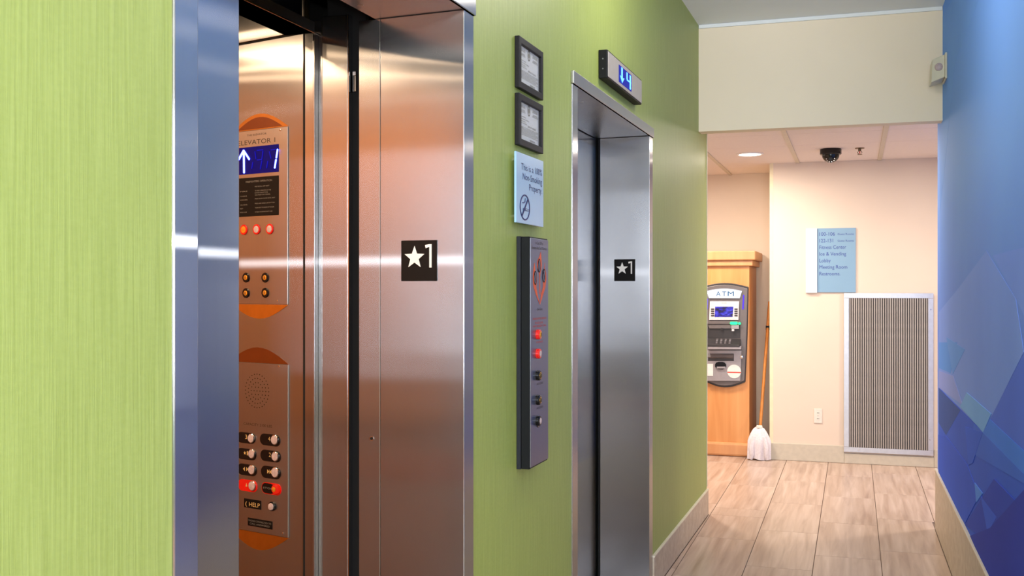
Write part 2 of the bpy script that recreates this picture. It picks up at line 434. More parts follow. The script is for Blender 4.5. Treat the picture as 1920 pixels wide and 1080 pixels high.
# tiled baseboard on the green wall
def baseboard(name, fr, segs, h, t, mat, cap, label):
    root = bpy.data.objects.new(name, None); COL.objects.link(root); root.location = fr.world(0, 0, 0); root.rotation_euler = (0, 0, fr.phi)
    tag(root, label, kind='structure')
    for a, b in segs:
        n = max(1, round((b - a) / .8)); L = (b - a) / n
        for i in range(n):
            MB().box(a + i * L + .001, a + (i + 1) * L - .001, -t, -.0005, 0.001, h).build('baseboard_tile', mat, root, .001, 1)
        if cap: MB().box(a, b, -t - .003, -.0005, h + .0005, h + .009).build('cap_strip', 'trim_cream', root, .001, 1)
    return root
baseboard('baseboard_left', LF, [(E1[3], E2[0]), (E2[3] + .001, S_END + .004), (-1.2, E1[0])], .160, .012, 'base_stone', True, 'stone tile baseboard along the green wall')
# blue mural wall (the end block of the corridor's right side)
xr_end = RF.hit(1758, 600)[0]; xr_near = -2.6
mw = MB().plan([(xr_end, 0), (xr_near, 0), (xr_near, 2.2), (xr_end, 2.2)], 0, ZC)
wr = struct(mw, 'wall_right', 'mural_base', fr=RF); tag(wr, 'blue mural wall of overlapping translucent triangles')
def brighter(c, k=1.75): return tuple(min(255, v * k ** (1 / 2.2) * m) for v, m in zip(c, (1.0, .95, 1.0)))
MURAL = [
 ([(1762, 40), (1786, 0), (1835, 0), (1790, 120), (1770, 330), (1762, 400)], (88, 134, 208)),
 ([(1862, 479), (2010, 440), (2010, 600), (1945, 640), (1905, 560)], (94, 126, 200)),
 ([(1761, 585), (1798, 540), (1850, 470), (1905, 560), (1920, 660), (1845, 811), (1800, 765), (1761, 726)], (98, 130, 201)),
 ([(1761, 642), (1795, 642), (1783, 700), (1761, 690)], (74, 126, 204)),
 ([(1775, 632), (1810, 655), (1787, 702)], (82, 130, 206)),
 ([(1761, 695), (1788, 705), (1806, 760), (1761, 727)], (112, 132, 190)),
 ([(1923, 659), (1845, 811), (1990, 961), (2080, 700), (1990, 560)], (66, 96, 182)),
 ([(1761, 727), (1845, 811), (1990, 956), (2100, 1160), (1900, 1250), (1761, 960)], (46, 82, 174)),
 ([(1761, 727), (1802, 769), (1775, 816), (1761, 792)], (44, 74, 138)),
 ([(1802, 762), (1814, 736), (1860, 776), (1845, 811)], (98, 146, 212)),
 ([(1845, 811), (1858, 786), (1960, 880), (1990, 956)], (58, 108, 192)),
 ([(1828, 795), (1845, 811), (1960, 926), (1920, 905), (1825, 850)], (52, 92, 180)),
 ([(1761, 815), (1776, 818), (1815, 870), (1838, 930), (1811, 982), (1761, 905)], (42, 78, 176)),
 ([(1812, 800), (1845, 811), (1826, 868), (1818, 872)], (44, 84, 180)),
 ([(1830, 905), (1845, 925), (1833, 942)], (72, 122, 204)),
 ([(1867, 898), (1918, 950), (1860, 1020), (1812, 984)], (38, 64, 156)),
 ([(1842, 930), (1872, 970), (1855, 1000)], (46, 82, 178)),
 ([(1925, 918), (1860, 990), (1822, 1005), (1900, 1180), (2060, 1140), (1990, 980)], (36, 54, 144)),
]
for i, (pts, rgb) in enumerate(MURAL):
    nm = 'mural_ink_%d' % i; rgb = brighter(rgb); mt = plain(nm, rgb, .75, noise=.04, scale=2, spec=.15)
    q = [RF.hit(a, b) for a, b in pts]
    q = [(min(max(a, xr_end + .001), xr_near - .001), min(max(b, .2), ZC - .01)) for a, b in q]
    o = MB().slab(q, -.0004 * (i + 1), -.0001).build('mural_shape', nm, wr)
zbR = .3607
bb = baseboard('baseboard_right', RF, [(xr_end, xr_near)], zbR, .014, 'base_stone', True, 'tall stone tile baseboard under the blue mural')
# header over the passage, ceilings, end walls
m = MB().box(LF.world(6.53, 0, 0).x + .0, .489, 6.53, 6.64, ZH, ZC)
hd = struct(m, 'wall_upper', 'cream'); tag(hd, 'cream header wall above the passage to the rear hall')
m = MB().box(LF.world(6.5, 0, 0).x + .003, .486, 6.515, 6.529, ZC - .022, ZC - .001)
struct(m, 'trim_2', 'ceiling_paint'); tag(bpy.data.objects['trim_2'], 'thin white trim between header wall and ceiling')
struct(MB().box(-1.4, 4.5, -5.2, 6.64, ZC, ZC + .1), 'ceiling', 'ceiling_paint')
tag(bpy.data.objects['ceiling'], 'white painted ceiling above the green and blue walls')
xn = BF.hit(1443, 600)[0]                                      # outside corner of the niche
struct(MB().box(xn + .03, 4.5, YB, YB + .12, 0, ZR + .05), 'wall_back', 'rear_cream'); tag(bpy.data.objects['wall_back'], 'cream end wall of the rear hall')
struct(MB().box(xn, xn + .03, YB - .001, 10.0, 0, ZR + .05), 'trim_3', 'corner_cream'); tag(bpy.data.objects['trim_3'], 'pale cream outside corner of the niche')
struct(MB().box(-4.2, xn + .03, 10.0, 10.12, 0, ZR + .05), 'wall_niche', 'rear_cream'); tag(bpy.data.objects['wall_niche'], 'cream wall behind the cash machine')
struct(MB().box(-4.3, -4.2, 6.9, 10.12, 0, ZR + .05), 'wall_far_left', 'rear_cream')
struct(MB().box(4.4, 4.5, -5.2, YB, 0, ZC), 'wall_far_right', 'lobby_wall')
struct(MB().box(-4.2, -1.25, 6.75, 6.86, 0, ZR + .05), 'wall_hall_near', 'rear_cream')
struct(MB().box(2.72, 4.4, 6.75, 6.86, 0, ZR + .05), 'wall_hall_right', 'rear_cream')
# lobby end wall with a wide window behind the camera
m = MB().box(-1.4, 4.4, -5.2, -5.0, 0, .55).box(-1.4, 4.4, -5.2, -5.0, 2.85, ZC).box(-1.4, -.9, -5.2, -5.0, .55, 2.85).box(2.3, 4.4, -5.2, -5.0, .55, 2.85)
struct(m, 'wall_lobby', 'lobby_wall')
# rear hall ceiling: lay-in boards and grid bars
cr = struct(MB().box(-4.3, 4.5, 6.642, 10.12, ZR + .03, ZR + .1), 'ceiling_rear', 'ceiling_board'); tag(cr, 'lay-in tile ceiling of the rear hall')
gx = [onz(1482, 274, ZR)[0], onz(1656, 267, ZR)[0]]; gl = onz(1344, 304, ZR)[0]
bars = [gl - 1.2, gl - .6, gl, gx[0], gx[1], gx[1] + .61, gx[1] + 1.22, gx[1] + 1.83]
yb = onz(1420, 276, ZR)[1]
ys = [6.642, yb - .61 if yb - .61 > 6.75 else 6.75, yb, 10.0]
for a, b in zip(bars[:-1], bars[1:]):
    for c, d in zip(ys[:-1], ys[1:]):
        d2 = min(d, YB - .002) if a >= xn - .05 else d
        if d2 - c > .05 and d - c > .05:
            MB().box(a + .003, b - .003, c + .0015, d2 - .0015, ZR + .002, ZR + .018).build('ceiling_tile', 'ceiling_board', cr)
for a in bars:
    y1 = YB - .003 if a > xn else 9.997
    MB().box(a - .016, a + .016, 6.645, y1, ZR - .006, ZR + .0015).build('grid_bar', 'grid_metal', cr)
# floor slab and its stone tiles
fl_ = struct(MB().box(-4.3, 4.5, -5.2, 10.12, -.12, -.006), 'floor', 'grout'); tag(fl_, 'pale striped stone tile floor')
seams = [-.5454 - .3415 * k for k in range(8, 0, -1)] + [-.5454, -.2043, .1395] + [.1395 + .3425 * k for k in range(1, 9)]
offs = {}
def ytile(px, py): return onz(px, py, 0)[1]
known = {-.5454: ytile(1450, 995), -.2043: ytile(1590, 982), .1395: ytile(1690, 975), -.8869: ytile(1340, 1008)}
TL = .86
def solid(x, y):                                              # inside walls: no tile
    if y < 6.87 and x < -.90: return True
    if y < xr_y and x > .47: return True
    return False
xr_y = RF.world(xr_end, 0, 0).y
for i in range(len(seams) - 1):
    a, b = seams[i], seams[i + 1]
    base = known.get(round(a, 4), 5 + (i * .37) % TL)
    y = base - TL * math.ceil((base - 3.2) / TL)
    while y < 9.99:
        c, d = y, y + TL; y += TL
        cuts = sorted([c, d] + [k for k in (6.872, xr_y + .003, YB - .004) if c + .01 < k < d - .01 and ((k == 6.872 and a < -.88) or (k > 6.9 and k < YB - 1 and b > .45) or (k > YB - 1 and b > xn - .01))])
        for y0, y1 in zip(cuts[:-1], cuts[1:]):          # clip each piece against the walls
            x0, x1 = a, b; mid = (y0 + y1) / 2; y1 = min(y1, 9.995)
            xa0 = xa1 = x0; xb0 = xb1 = x1
            if mid < 6.872: xa0, xa1 = (max(x0, LF.world(k, 0, 0).x + .0132) for k in (y0, y1))
            if mid < xr_y: xb0, xb1 = (min(x1, RF.world(-k, 0, 0).x - .0152) for k in (y0, y1))
            if mid > YB - .004: xb0 = xb1 = min(x1, xn - .003)
            if y1 - y0 < .012 or min(xb0 - xa0, xb1 - xa1) < .008: continue
            MB().plan([(xa0 + .0018, y0 + .0015), (xb0 - .0018, y0 + .0015), (xb1 - .0018, y1 - .0015), (xa1 + .0018, y1 - .0015)], -.006, 0).build('floor_tile', 'tile_stone', fl_, .0008, 1)
# remaining floor areas (lobby and hall arms, out of view) as one smooth surface
MB().box(-.9, 4.3, -5, 3.0, -.005, -.0005).build('lobby_carpet', 'base_stone', fl_)
# rear base trim
root = bpy.data.objects.new('baseboard_back', None); COL.objects.link(root); tag(root, 'pale baseboard under the cream end wall', kind='structure')
gL, gR = BF.hit(1583, 700)[0], BF.hit(1751, 700)[0]
hb = BF.hit(1500, 832)[1]
MB().box(xn - .006, gL - .001, YB - .012, YB - .0005, .001, hb).build('baseboard_strip', 'pvc_base', root, .003)
MB().box(gR + .001, 3.0, YB - .012, YB - .0005, .001, hb).build('baseboard_strip', 'pvc_base', root, .003)
MB().box(gL, gR, YB - .012, YB - .0005, .001, BF.hit(1660, 853)[1]).build('baseboard_strip', 'pvc_base', root, .003)

# lift shafts behind the green wall (dark)
m = MB()
for a, b in ((.55, 3.30), (3.42, 5.55)):
    m.box(a, b, 2.6, 2.7, -.12, 3.3).box(a - .1, a, WT + .001, 2.7, -.12, 3.3).box(b, b + .1, WT + .001, 2.7, -.12, 3.3).box(a, b, WT, 2.6, 3.12, 3.3)
    m.box(a, b, WT + .001, 2.6, -.2, -.121)
struct(m, 'wall_shaft', 'concrete', fr=LF)

# ------------------------------------------------------------------ elevator door frames
def door_frame(E, label, inner, inner2, strip='steel'):
    t = Thing('elevator_door_frame', label, 'door frame', LF, E[0], 0)
    a, b, c, d = [v - E[0] for v in E]
    MB().plan([(a, -.005), (b, -.005), (b, .02), (b, .255), (a, .255), (a, -.005)][:5], 0, ZL).build('jamb', 'steel', t, .002)
    ix, iy = inner[0] - E[0], inner[1]; jx, jy = inner2[0] - E[0], inner2[1]
    MB().plan([(c, -.005), (d - .0005, -.005), (d - .0005, iy), (ix, iy)], 0, ZL).build('jamb', 'steel', t, .002)
    MB().plan([(ix + .0008, iy + .0015), (d - .0005, iy + .0015), (d - .0005, jy), (jx, jy)], 0, ZL).build('strike_strip', strip, t, .0008, 1)
    MB().box(a - .003, d + .003, -.011, -.0005, ZL, ZT).build('lintel', 'steel', t, .002)
    MB().box(a + .001, d - .001, -.0005, .26, ZL + .0005, ZT - .002).build('head_soffit', 'steel_soffit', t)
    MB().box(a + .001, d - .001, 0, .26, -.004, -.0005).build('sill', 'steel_soffit', t)
    return t
SPLAY = math.radians(4.5)
def jamb_pts(E, px_in, px_strip):                    # inner edge of the right-hand return and end of its strike strip
    P0 = LF.world(E[2], 0, 0); dx, dy = -math.cos(SPLAY), math.sin(SPLAY); out = []
    for px in (px_in, px_strip):
        d = ray(px, 500); k = d[0] / d[1]            # X = k Y
        t_ = (k * P0.y - P0.x) / (dx - k * dy); out.append(LF.local(P0.x + dx * t_, P0.y + dy * t_))
    return out
i1, j1 = jamb_pts(E1, 713, 673)
f1 = door_frame(E1, 'brushed steel frame around the open elevator showing its control panel', i1, j1)
i2, j2 = jamb_pts(E2, 1125, 1121)
f2 = door_frame(E2, 'brushed steel frame around the closed elevator further down the green wall', i2, j2, 'void')  # this strip is near-black to paint the shadow gap beside the door
# doors
t = Thing('elevator_door', 'brushed steel sliding door half across the open elevator, tinted blue by reflection', 'door', LF, E1[0] - .35, 0)
xe = LF.hit(449, 500, -.268)[0]
MB().box(0, xe - t.x, .268, .302, .005, ZL + .06).build('door_panel', 'steel', t, .003)
MB().box(xe - t.x - .006, xe - t.x - .001, .303, .318, .005, ZL + .05).build('door_edge', 'black', t)
t = Thing('elevator_door', 'closed brushed steel door of the farther elevator', 'door', LF, E2[0] - .12, 0)
xe = LF.hit(1122, 500, -.268)[0]
MB().box(0, xe - t.x, .268, .302, .005, ZL + .06).build('door_panel', 'steel', t, .002)
MB().box(xe - t.x + .0005, xe - t.x + .05, .300, .312, .005, ZL + .05).build('door_edge', 'void', t)  # black backing, paints the shade in the gap past the door
t.e.location.z = 0

# floor number plates on the right-hand returns
def number_plate(inner, E, quad, label):
    P0 = LF.world(E[2], 0, 0); P1 = LF.world(inner[0], inner[1], 0)
    fr = Frame(P1.x, P1.y, math.atan2(P0.y - P1.y, P0.x - P1.x))
    (xa, za), (xb, zb) = fr.hit(quad[0], quad[3]), fr.hit(quad[1], quad[2])
    t = Thing('floor_number_plate', label, 'sign', fr, xa, za)
    wd, ht = xb - xa, zb - za
    MB().slab(rect(0, wd, 0, ht), -.003, -.0003).build('plate', 'plaque', t, .0008, 1)
    R = wd * .29
    MB().slab(star(wd * .385, ht * .575, R, R * .42), -.0048, -.003).build('star', 'white_print', t)
    n1 = [(.80, .33), (.80, .84), (.70, .80), (.68, .88), (.80, .90), (.86, .90), (.86, .33)]
    MB().slab([(a * wd, b * ht) for a, b in n1][::-1], -.0048, -.003).build('numeral', 'white_print', t)
    k = MB()
    for a, b in ((.45, .14), (.5, .14), (.62, .18), (.67, .14), (.72, .18)): k.lathe([(.0012, -.0036), (.0008, -.003)], (a * wd, 0, b * ht), n=8)
    k.build('braille_dots', 'plaque', t)
    return t
number_plate(i1, E1, (753, 820, 450, 527), 'black star 1 plate on the steel jamb of the open elevator')
number_plate(i2, E2, (1152, 1191, 486, 527), 'black star 1 plate on the steel jamb of the closed elevator')
P0 = LF.world(E1[2], 0, 0); P1 = LF.world(i1[0], i1[1], 0)
fr = Frame(P1.x, P1.y, math.atan2(P0.y - P1.y, P0.x - P1.x))
t = at_pixel('jamb_plug', 'tiny round black bolt hole with bright rim in the steel jamb', 'bolt', fr, 697, 822)
MB().lathe([(.0062, -.0012), (.0062, .001)], n=20).build('rim', 'chrome', t); MB().lathe([(.004, -.0018), (.004, -.001)], n=16).build('hole', 'void', t)

# ------------------------------------------------------------------ the lift car behind the open door
car = Thing('elevator_car', 'open elevator car with steel panel wall under warm light', 'elevator', W0, -1.7, 0, 2.0)
def cbox(name, mat, x0, x1, y0, y1, z0, z1, bev=0):
    return MB().box(x0 + 1.7, x1 + 1.7, y0 - 2.0, y1 - 2.0, z0, z1).build(name, mat, car, bev)
cbox('door_post', 'steel', -1.4235, -1.343, 2.636, 2.66, .0, 2.24, .0015)
cbox('post_edge', 'chrome', -1.3425, -1.340, 2.636, 2.66, .0, 2.24)
cbox('post_backing', 'void', -1.42, -1.30, 2.662, 2.68, .0, 2.35)
cbox('channel', 'steel', -1.443, -1.437, 2.618, 2.66, 0, 2.19, .001)
cbox('channel', 'steel', -1.4365, -1.4245, 2.640, 2.662, 0, 2.19, .001)
cbox('door_post', 'steel', -1.4975, -1.4435, 2.672, 2.688, 0, 2.24, .001)
cbox('post_gap', 'void', -1.506, -1.498, 2.676, 2.70, 0, 2.24)
cbox('transom', 'steel_dark', -1.53, -1.4365, 1.30, 2.617, 2.191, 2.222)
cbox('transom_lip', 'chrome', -1.4362, -1.4345, 1.30, 2.66, 2.190, 2.1935)
cbox('transom_board', 'black', -1.53, -1.50, 1.30, 2.66, 2.2225, 2.46)
TF = Frame(0, 2.652, 0)
(xa, za), (xb, zb) = TF.hit(661, 172), TF.hit(667.5, 133)
cbox('certification_tag', 'black_gloss', xa, xb, 2.652, 2.656, za, zb)
cbox('tag_print', 'white_print', xa + .001, xb - .001, 2.6512, 2.6518, zb - .012, zb - .002)
cbox('tag_print', 'white_print', xb - .003, xb - .0015, 2.6512, 2.6518, za + .002, zb - .014)
# panel wall with the controls: lower and upper sheets, dark joint between
cw = Thing('tmp', None, None, CF); bpy.data.objects.remove(cw.e)
def carwall(name, mat, x0, x1, y0, y1, z0, z1, bev=0):
    pts = [CF.world(x, y, 0) for x, y in ((x0, y0), (x1, y0), (x1, y1), (x0, y1))]
    return MB().plan([(p.x + 1.7, p.y - 2.0) for p in pts], z0, z1).build(name, mat, car, bev)
carwall('panel_wall', 'steel', -.62, 0, 0, .02, 0, 2.212, .001)
carwall('panel_wall', 'steel', -.62, 0, 0, .02, 2.219, 2.46, .001)
carwall('panel_joint', 'void', -.62, 0, .004, .021, 2.2121, 2.2189)
cbox('side_wall', 'wood_laminate', -3.05, -2.10, 2.86, 2.88, 0, 2.46)
cbox('back_wall', 'wood_laminate', -3.07, -3.05, .95, 2.88, 0, 2.46)
cbox('opposite_wall', 'wood_laminate', -3.05, -1.56, .95, .97, 0, 2.46)
cbox('front_return', 'steel', -1.56, -1.53, .95, 1.30, 0, 2.46)
cbox('handrail', 'chrome', -2.95, -1.65, 1.00, 1.03, .86, .90, .01)
cbox('brass_strip', 'brass', -3.04, -1.57, .971, .976, 2.22, 2.235)
cbox('brass_strip', 'brass', -3.04, -1.57, .971, .976, 2.33, 2.345)
cbox('car_ceiling', 'steel_plate', -3.07, -1.50, .95, 2.88, 2.461, 2.48)
cbox('car_floor', 'car_floor', -3.07, -1.44, .95, 2.88, -.02, 0)
for x, y in ((-1.9, 1.25), (-1.9, 1.9), (-2.6, 1.25), (-2.6, 1.9)):
    MB().lathe([(.06, -.012), (.06, -.001)], (x + 1.7, y - 2.0, 2.461), 'z').build('downlight', 'car_lamp', car)
    l = area('elevator_lamp', (x, y, 2.44), (0, 0, 0), .12, .12, 14, (1, .70, .42)); 

# upper control panel
xr, zt_ = CF.hit(541, 237); _, zb_ = CF.hit(541, 571); xc_ = CF.hit(487, 400)[0]; xl = 2 * xc_ - xr
t = Thing('elevator_control_panel', 'upper control panel with blue arrow display and three red lamps inside the elevator', 'control panel', CF, xc_, zb_)
hw = xr - xc_; ht = zt_ - zb_
q = lambda px, py, off=.004: t.P(px, py, off)
MB().slab(rect(-hw, hw, 0, ht), -.004, -.0003).build('faceplate', 'steel_plate', t, .001, 1)
zarc = q(487, 213)[1] - ht
MB().slab([(-hw, ht + .001)] + arc(-hw, ht + .001, hw, ht + .001, zarc)[1:-1] + [(hw, ht + .001)], -.0006, -.0002).build('lens_top', 'lens_amber', t)
MB().slab([(-hw * .8, ht + .004)] + arc(-hw * .8, ht + .004, hw * .8, ht + .004, zarc * .72)[1:-1] + [(hw * .8, ht + .004)], -.0012, -.0007).build('lens_shade', 'lens_brown', t)
zarc2 = -q(487, 597)[1]
MB().slab([(hw, -.001)] + arc(hw, -.001, -hw, -.001, -zarc2)[1:-1] + [(-hw, -.001)], -.002, -.0002).build('lens_bottom', 'brass', t)
lettering('THE ELEVATOR', t, 'dark_print', q(463, 250)[0], q(500, 250)[0], q(480, 254)[1], .0055, -.0044)
lettering('ELEVATOR 1', t, 'dark_print', q(446, 265)[0], q(516, 262)[0], q(480, 270)[1], .014, -.0044)
# display
x0, z1 = q(446, 278); x1, z0 = q(523, 322); x0 = -x1
d = MB().slab(rect(x0, x1, z0, z1), -.0045, -.004).build('display', 'led_blue_field', t)
def bar(a, b, wd, mat, name, y0=-.0062, y1=-.0046):
    (ax, az), (bx, bz) = a, b; L = math.hypot(bx - ax, bz - az); nx, nz = -(bz - az) / L * wd, (bx - ax) / L * wd
    ex, ez = (bx - ax) / L * wd * .6, (bz - az) / L * wd * .6
    return MB().slab([(ax + nx, az + nz), (ax - ex, az - ez), (ax - nx, az - nz), (bx - nx, bz - nz), (bx + ex, bz + ez), (bx + nx, bz + nz)], y0, y1).build(name, mat, d)
def dsp(px, py): return q(px, py, .0055)
bar(dsp(457.5, 324), dsp(457, 283), .0034, 'led_blue_bright', 'arrow_shaft')
bar(dsp(447.5, 299), dsp(457, 282), .0034, 'led_blue_bright', 'arrow_barb'); bar(dsp(468, 299), dsp(457, 282), .0034, 'led_blue_bright', 'arrow_barb', -.0066, -.0063)
bar(dsp(520.5, 280), dsp(518, 296), .0027, 'led_blue_bright', 'digit_segment'); bar(dsp(517.5, 299), dsp(515, 315), .0027, 'led_blue_bright', 'digit_segment')
for a, b in (((478, 284), (480, 298)), ((482, 282), (493, 281)), ((493, 283), (491, 298)), ((474, 304), (472, 316)), ((482, 300), (491, 299)), ((491, 301), (488, 317)),
             ((505, 284), (508, 297)), ((508, 281), (517, 280)), ((502, 302), (500, 315))):
    bar(dsp(*a), dsp(*b), .0013, 'led_ghost', 'unlit_segment')
# instruction plaque
x0, z1 = q(446, 335); x1, z0 = q(523, 403); x0 = -x1
pl = MB().slab(rect(x0, x1, z0, z1), -.0048, -.004).build('notice_plaque', 'plaque', t, .0005, 1)
def pq(px, py): return q(px, py, .005)
lettering('FIREFIGHTERS OPERATION', pl, 'grey_print', pq(461, 337)[0], pq(510, 337)[0], pq(487, 341)[1], .0055, -.0052)
for py, tx, ln in ((348, 'FIRE RECALL OFF RESET', 505), (356, 'TO RESET OPERATION OF THE', 508), (360, 'ELEVATOR TURN KEY TO ON', 502), (364, 'AND PRESS CALL CANCEL', 507), (371, 'PRESS DOOR CLOSE UNTIL SHUT', 516), (380, 'PRESS AND HOLD CAR BUTTON', 515), (388, 'TURN KEY TO HOLD AT FLOOR', 514), (396, 'WHEN FLASHING EXIT CAR', 511)):
    lettering(tx, pl, 'grey_print', pq(478, py)[0], pq(ln, py)[0], pq(490, py + 2)[1], .0034, -.0052)
for py, tx, ln in ((358, 'FIRE', 464), (367, 'TO OPERATE', 463), (374, 'DOOR OPEN', 464), (383, 'CALL CANCEL', 464), (390, 'KEY', 456), (397, 'HOLD CAR', 463)):
    lettering(tx, pl, 'grey_print', -x1 + .006, pq(ln, py)[0], pq(460, py + 2)[1], .0034, -.0052)
def knob(px, py, r, ringm, capm, name, off=.004, cs=1.0):
    x, z = q(px, py, off + .004)
    b = MB().lathe([(r, -.0045), (r, -.0065), (r * .90, -.0078), (r * .70 * cs, -.0078), (r * .66 * cs, -.0062)], (x, 0, z), n=28).build(name, ringm, t, smooth=True)
    MB().lathe([(r * .67 * cs, -.0055), (r * .67 * cs, -.0080), (r * .45 * cs, -.0090), (r * .12, -.0092)], (x, 0, z), n=24).build('cap', capm, b, smooth=True)
    return b, x, z
for px, cm in ((456, 'amber'), (480, 'lens_grey'), (504.5, 'lens_grey')): knob(px, 430 - (px - 480) * .03, .0155, 'red_plastic', cm, 'lamp')
for px, py in ((460, 520.5), (496, 520.5), (460, 549.5), (496, 549)):
    b, x, z = knob(px, py, .0148, 'black_gloss', 'amber', 'key_switch', cs=.75)
    MB().slab(rect(x - .0012, x + .0012, z - .004, z + .004), -.0100, -.0093).build('key_slot', 'dark_print', b)
for px, py in ((526, 244), (521, 564)):
    x, z = q(px, py); MB().lathe([(.0032, -.0042), (.003, -.0058), (.001, -.0064)], (x, 0, z), n=12).build('screw', 'chrome', t, smooth=True)

# lower control panel
xr2, zt2 = CF.hit(542, 684); _, zb2 = CF.hit(545, 1009); xc2 = CF.hit(485, 800)[0]
t = Thing('elevator_control_panel', 'lower control panel with floor buttons and round speaker grille inside the elevator', 'control panel', CF, xc2, zb2)
hw = xr2 - xc2; ht = zt2 - zb2
MB().slab(rect(-hw, hw, 0, ht), -.004, -.0003).build('faceplate', 'steel_plate', t, .001, 1)
zarc = q(485, 652)[1] - ht
MB().slab([(-hw, ht + .001)] + arc(-hw, ht + .001, hw, ht + .001, zarc)[1:-1] + [(hw, ht + .001)], -.002, -.0002).build('lens_top', 'lens_brown', t)
zarc2 = -q(485, 1031)[1]
MB().slab([(hw, -.001)] + arc(hw, -.001, -hw, -.001, -zarc2)[1:-1] + [(-hw, -.001)], -.002, -.0002).build('lens_bottom', 'brass', t)
cx, cz = q(482, 733); R = q(504, 733)[0] - cx
k = MB(); holes = []
for ring, n in ((0, 1), (.25, 6), (.5, 14), (.75, 21), (1, 28)):
    for i in range(n):
        a = 2 * PI * i / n; k.lathe([(.0017, -.0046), (.0017, -.004)], (cx + R * ring * math.cos(a), 0, cz + R * 1.02 * ring * math.sin(a)), n=8)
sg = k.build('speaker_holes', 'void', t); tag(sg, kind='stuff')
lettering('CAPACITY 2100 LBS', t, 'dark_print', q(457, 795)[0], q(510, 798)[0], q(482, 799)[1], .0075, -.0044)
BT = [((445, 479), (809, 833), (470, 822), '3', 'black_gloss'), ((488, 526), (812, 838), (514, 825), '4', 'black_gloss'),
      ((445, 481), (839, 864), (471, 851), '*1', 'black_gloss'), ((489, 527), (842, 868), (515, 856), '2', 'black_gloss'),
      ((446, 482), (868, 894), (471, 881), '<>', 'black_gloss'), ((490, 527), (872, 900), (515, 886), '><', 'black_gloss'),
      ((447, 483), (897, 924), (472, 911), 'A', 'red_plastic'), ((491, 528), (903, 930), (517, 917), 'STOP', 'red_plastic')]
for (xa, xb), (ya, yb_), (bx, by), s, mt in BT:
    x0, z1 = q(xa, ya); x1, z0 = q(xb, yb_)
    b = MB().slab(stadium(x0, x1, z0, z1), -.0055, -.004).build('button_plate', mt, t)
    x, z = q(bx, by, .009); r = (z1 - z0) * .40
    if s == 'STOP':
        MB().slab(stadium(x0 + .002, x - r * .7, z0 + .002, z1 - .002), -.0062, -.0056).build('stop_field', 'black_gloss', b)
        MB().lathe([(r, -.0056), (r, -.013), (r * .7, -.016)], (x, 0, z), n=26).build('push_button', 'red_lit', b, smooth=True)
        MB().lathe([(r * .5, -.0162), (r * .5, -.018), (r * .2, -.019)], (x, 0, z), n=20).build('key_core', 'amber', b, smooth=True)
        lettering('STOP', b, 'grey_print', x0 + .007, x - r * 1.15, (z0 + z1) / 2 - .002, .005, -.0066)
    else:
        MB().lathe([(r * 1.08, -.0056), (r * 1.08, -.008), (r * .96, -.0092)], (x, 0, z), n=26).build('button_rim', 'chrome', b, smooth=True)
        MB().lathe([(r * .92, -.0093), (r * .88, -.0105), (r * .3, -.0112)], (x, 0, z), n=26).build('push_button', 'lens_grey', b, smooth=True)
        zc = (z0 + z1) / 2 + .001
        lx = x - r - .0135
        if s in '34' or s == '2': lettering(s, b, 'gold_print', lx, lx + .008, zc - .004, .013, -.0062)
        elif s == '*1':
            MB().slab(star(lx - .004, zc + .002, .006, .0025), -.0062, -.0056).build('star', 'gold_print', b); lettering('1', b, 'gold_print', lx + .005, lx + .009, zc - .004, .013, -.0062)
        elif s == '<>':
            for sx, o_ in ((-1, -.004), (1, .003)): MB().slab([(lx + o_, zc - .005), (lx + o_ + sx * .007, zc + .001), (lx + o_, zc + .007)], -.0062, -.0056).build('arrow', 'gold_print', b)
        elif s == '><':
            for sx, o_ in ((1, -.006), (-1, .011)): MB().slab([(lx + o_, zc - .005), (lx + o_ + sx * .007, zc + .001), (lx + o_, zc + .007)], -.0062, -.0056).build('arrow', 'gold_print', b)
            MB().slab(rect(lx + .0018, lx + .0032, zc - .005, zc + .007), -.0062, -.0056).build('arrow', 'gold_print', b)
        elif s == 'A':
            MB().slab([(lx - .002, zc - .004), (lx + .005, zc - .004), (lx + .0015, zc + .006)], -.0062, -.0056).build('bell', 'gold_print', b)
x0, z1 = q(458, 934); x1, z0 = q(490, 956)
b = MB().slab(rect(x0, x1, z0, z1), -.0055, -.004).build('help_plate', 'plaque', t, .0006, 1)
lettering('HELP', b, 'gold_print', q(468, 945)[0], q(488, 947)[0], z0 + .006, .0125, -.006); lettering('(', b, 'gold_print', q(461, 945)[0], q(464, 945)[0], z0 + .007, .012, -.006)
x, z = q(508, 950, .012)
b = MB().lathe([(.0135, -.004), (.0135, -.010), (.012, -.012)], (x, 0, z), n=26).build('button_rim', 'black_gloss', t, smooth=True)
MB().lathe([(.0105, -.0122), (.0095, -.015), (.003, -.016)], (x, 0, z), n=24).build('push_button', 'lens_grey', b, smooth=True)
x0, z1 = q(465, 970); x1, z0 = q(511, 993)
b = MB().slab(rect(x0, x1, z0, z1), -.0055, -.004).build('notice_plaque', 'plaque', t, .0006, 1)
lettering('PHONE CONNECTED TO', b, 'grey_print', x0 + .004, x1 - .004, z1 - .010, .005, -.006); lettering('CALL ANSWERED', b, 'grey_print', x0 + .010, x1 - .010, z0 + .005, .005, -.006)
for px, py in ((524, 687), (531, 1000)):
    x, z = q(px, py); MB().lathe([(.0032, -.0042), (.003, -.0058), (.001, -.0064)], (x, 0, z), n=12).build('screw', 'chrome', t, smooth=True)

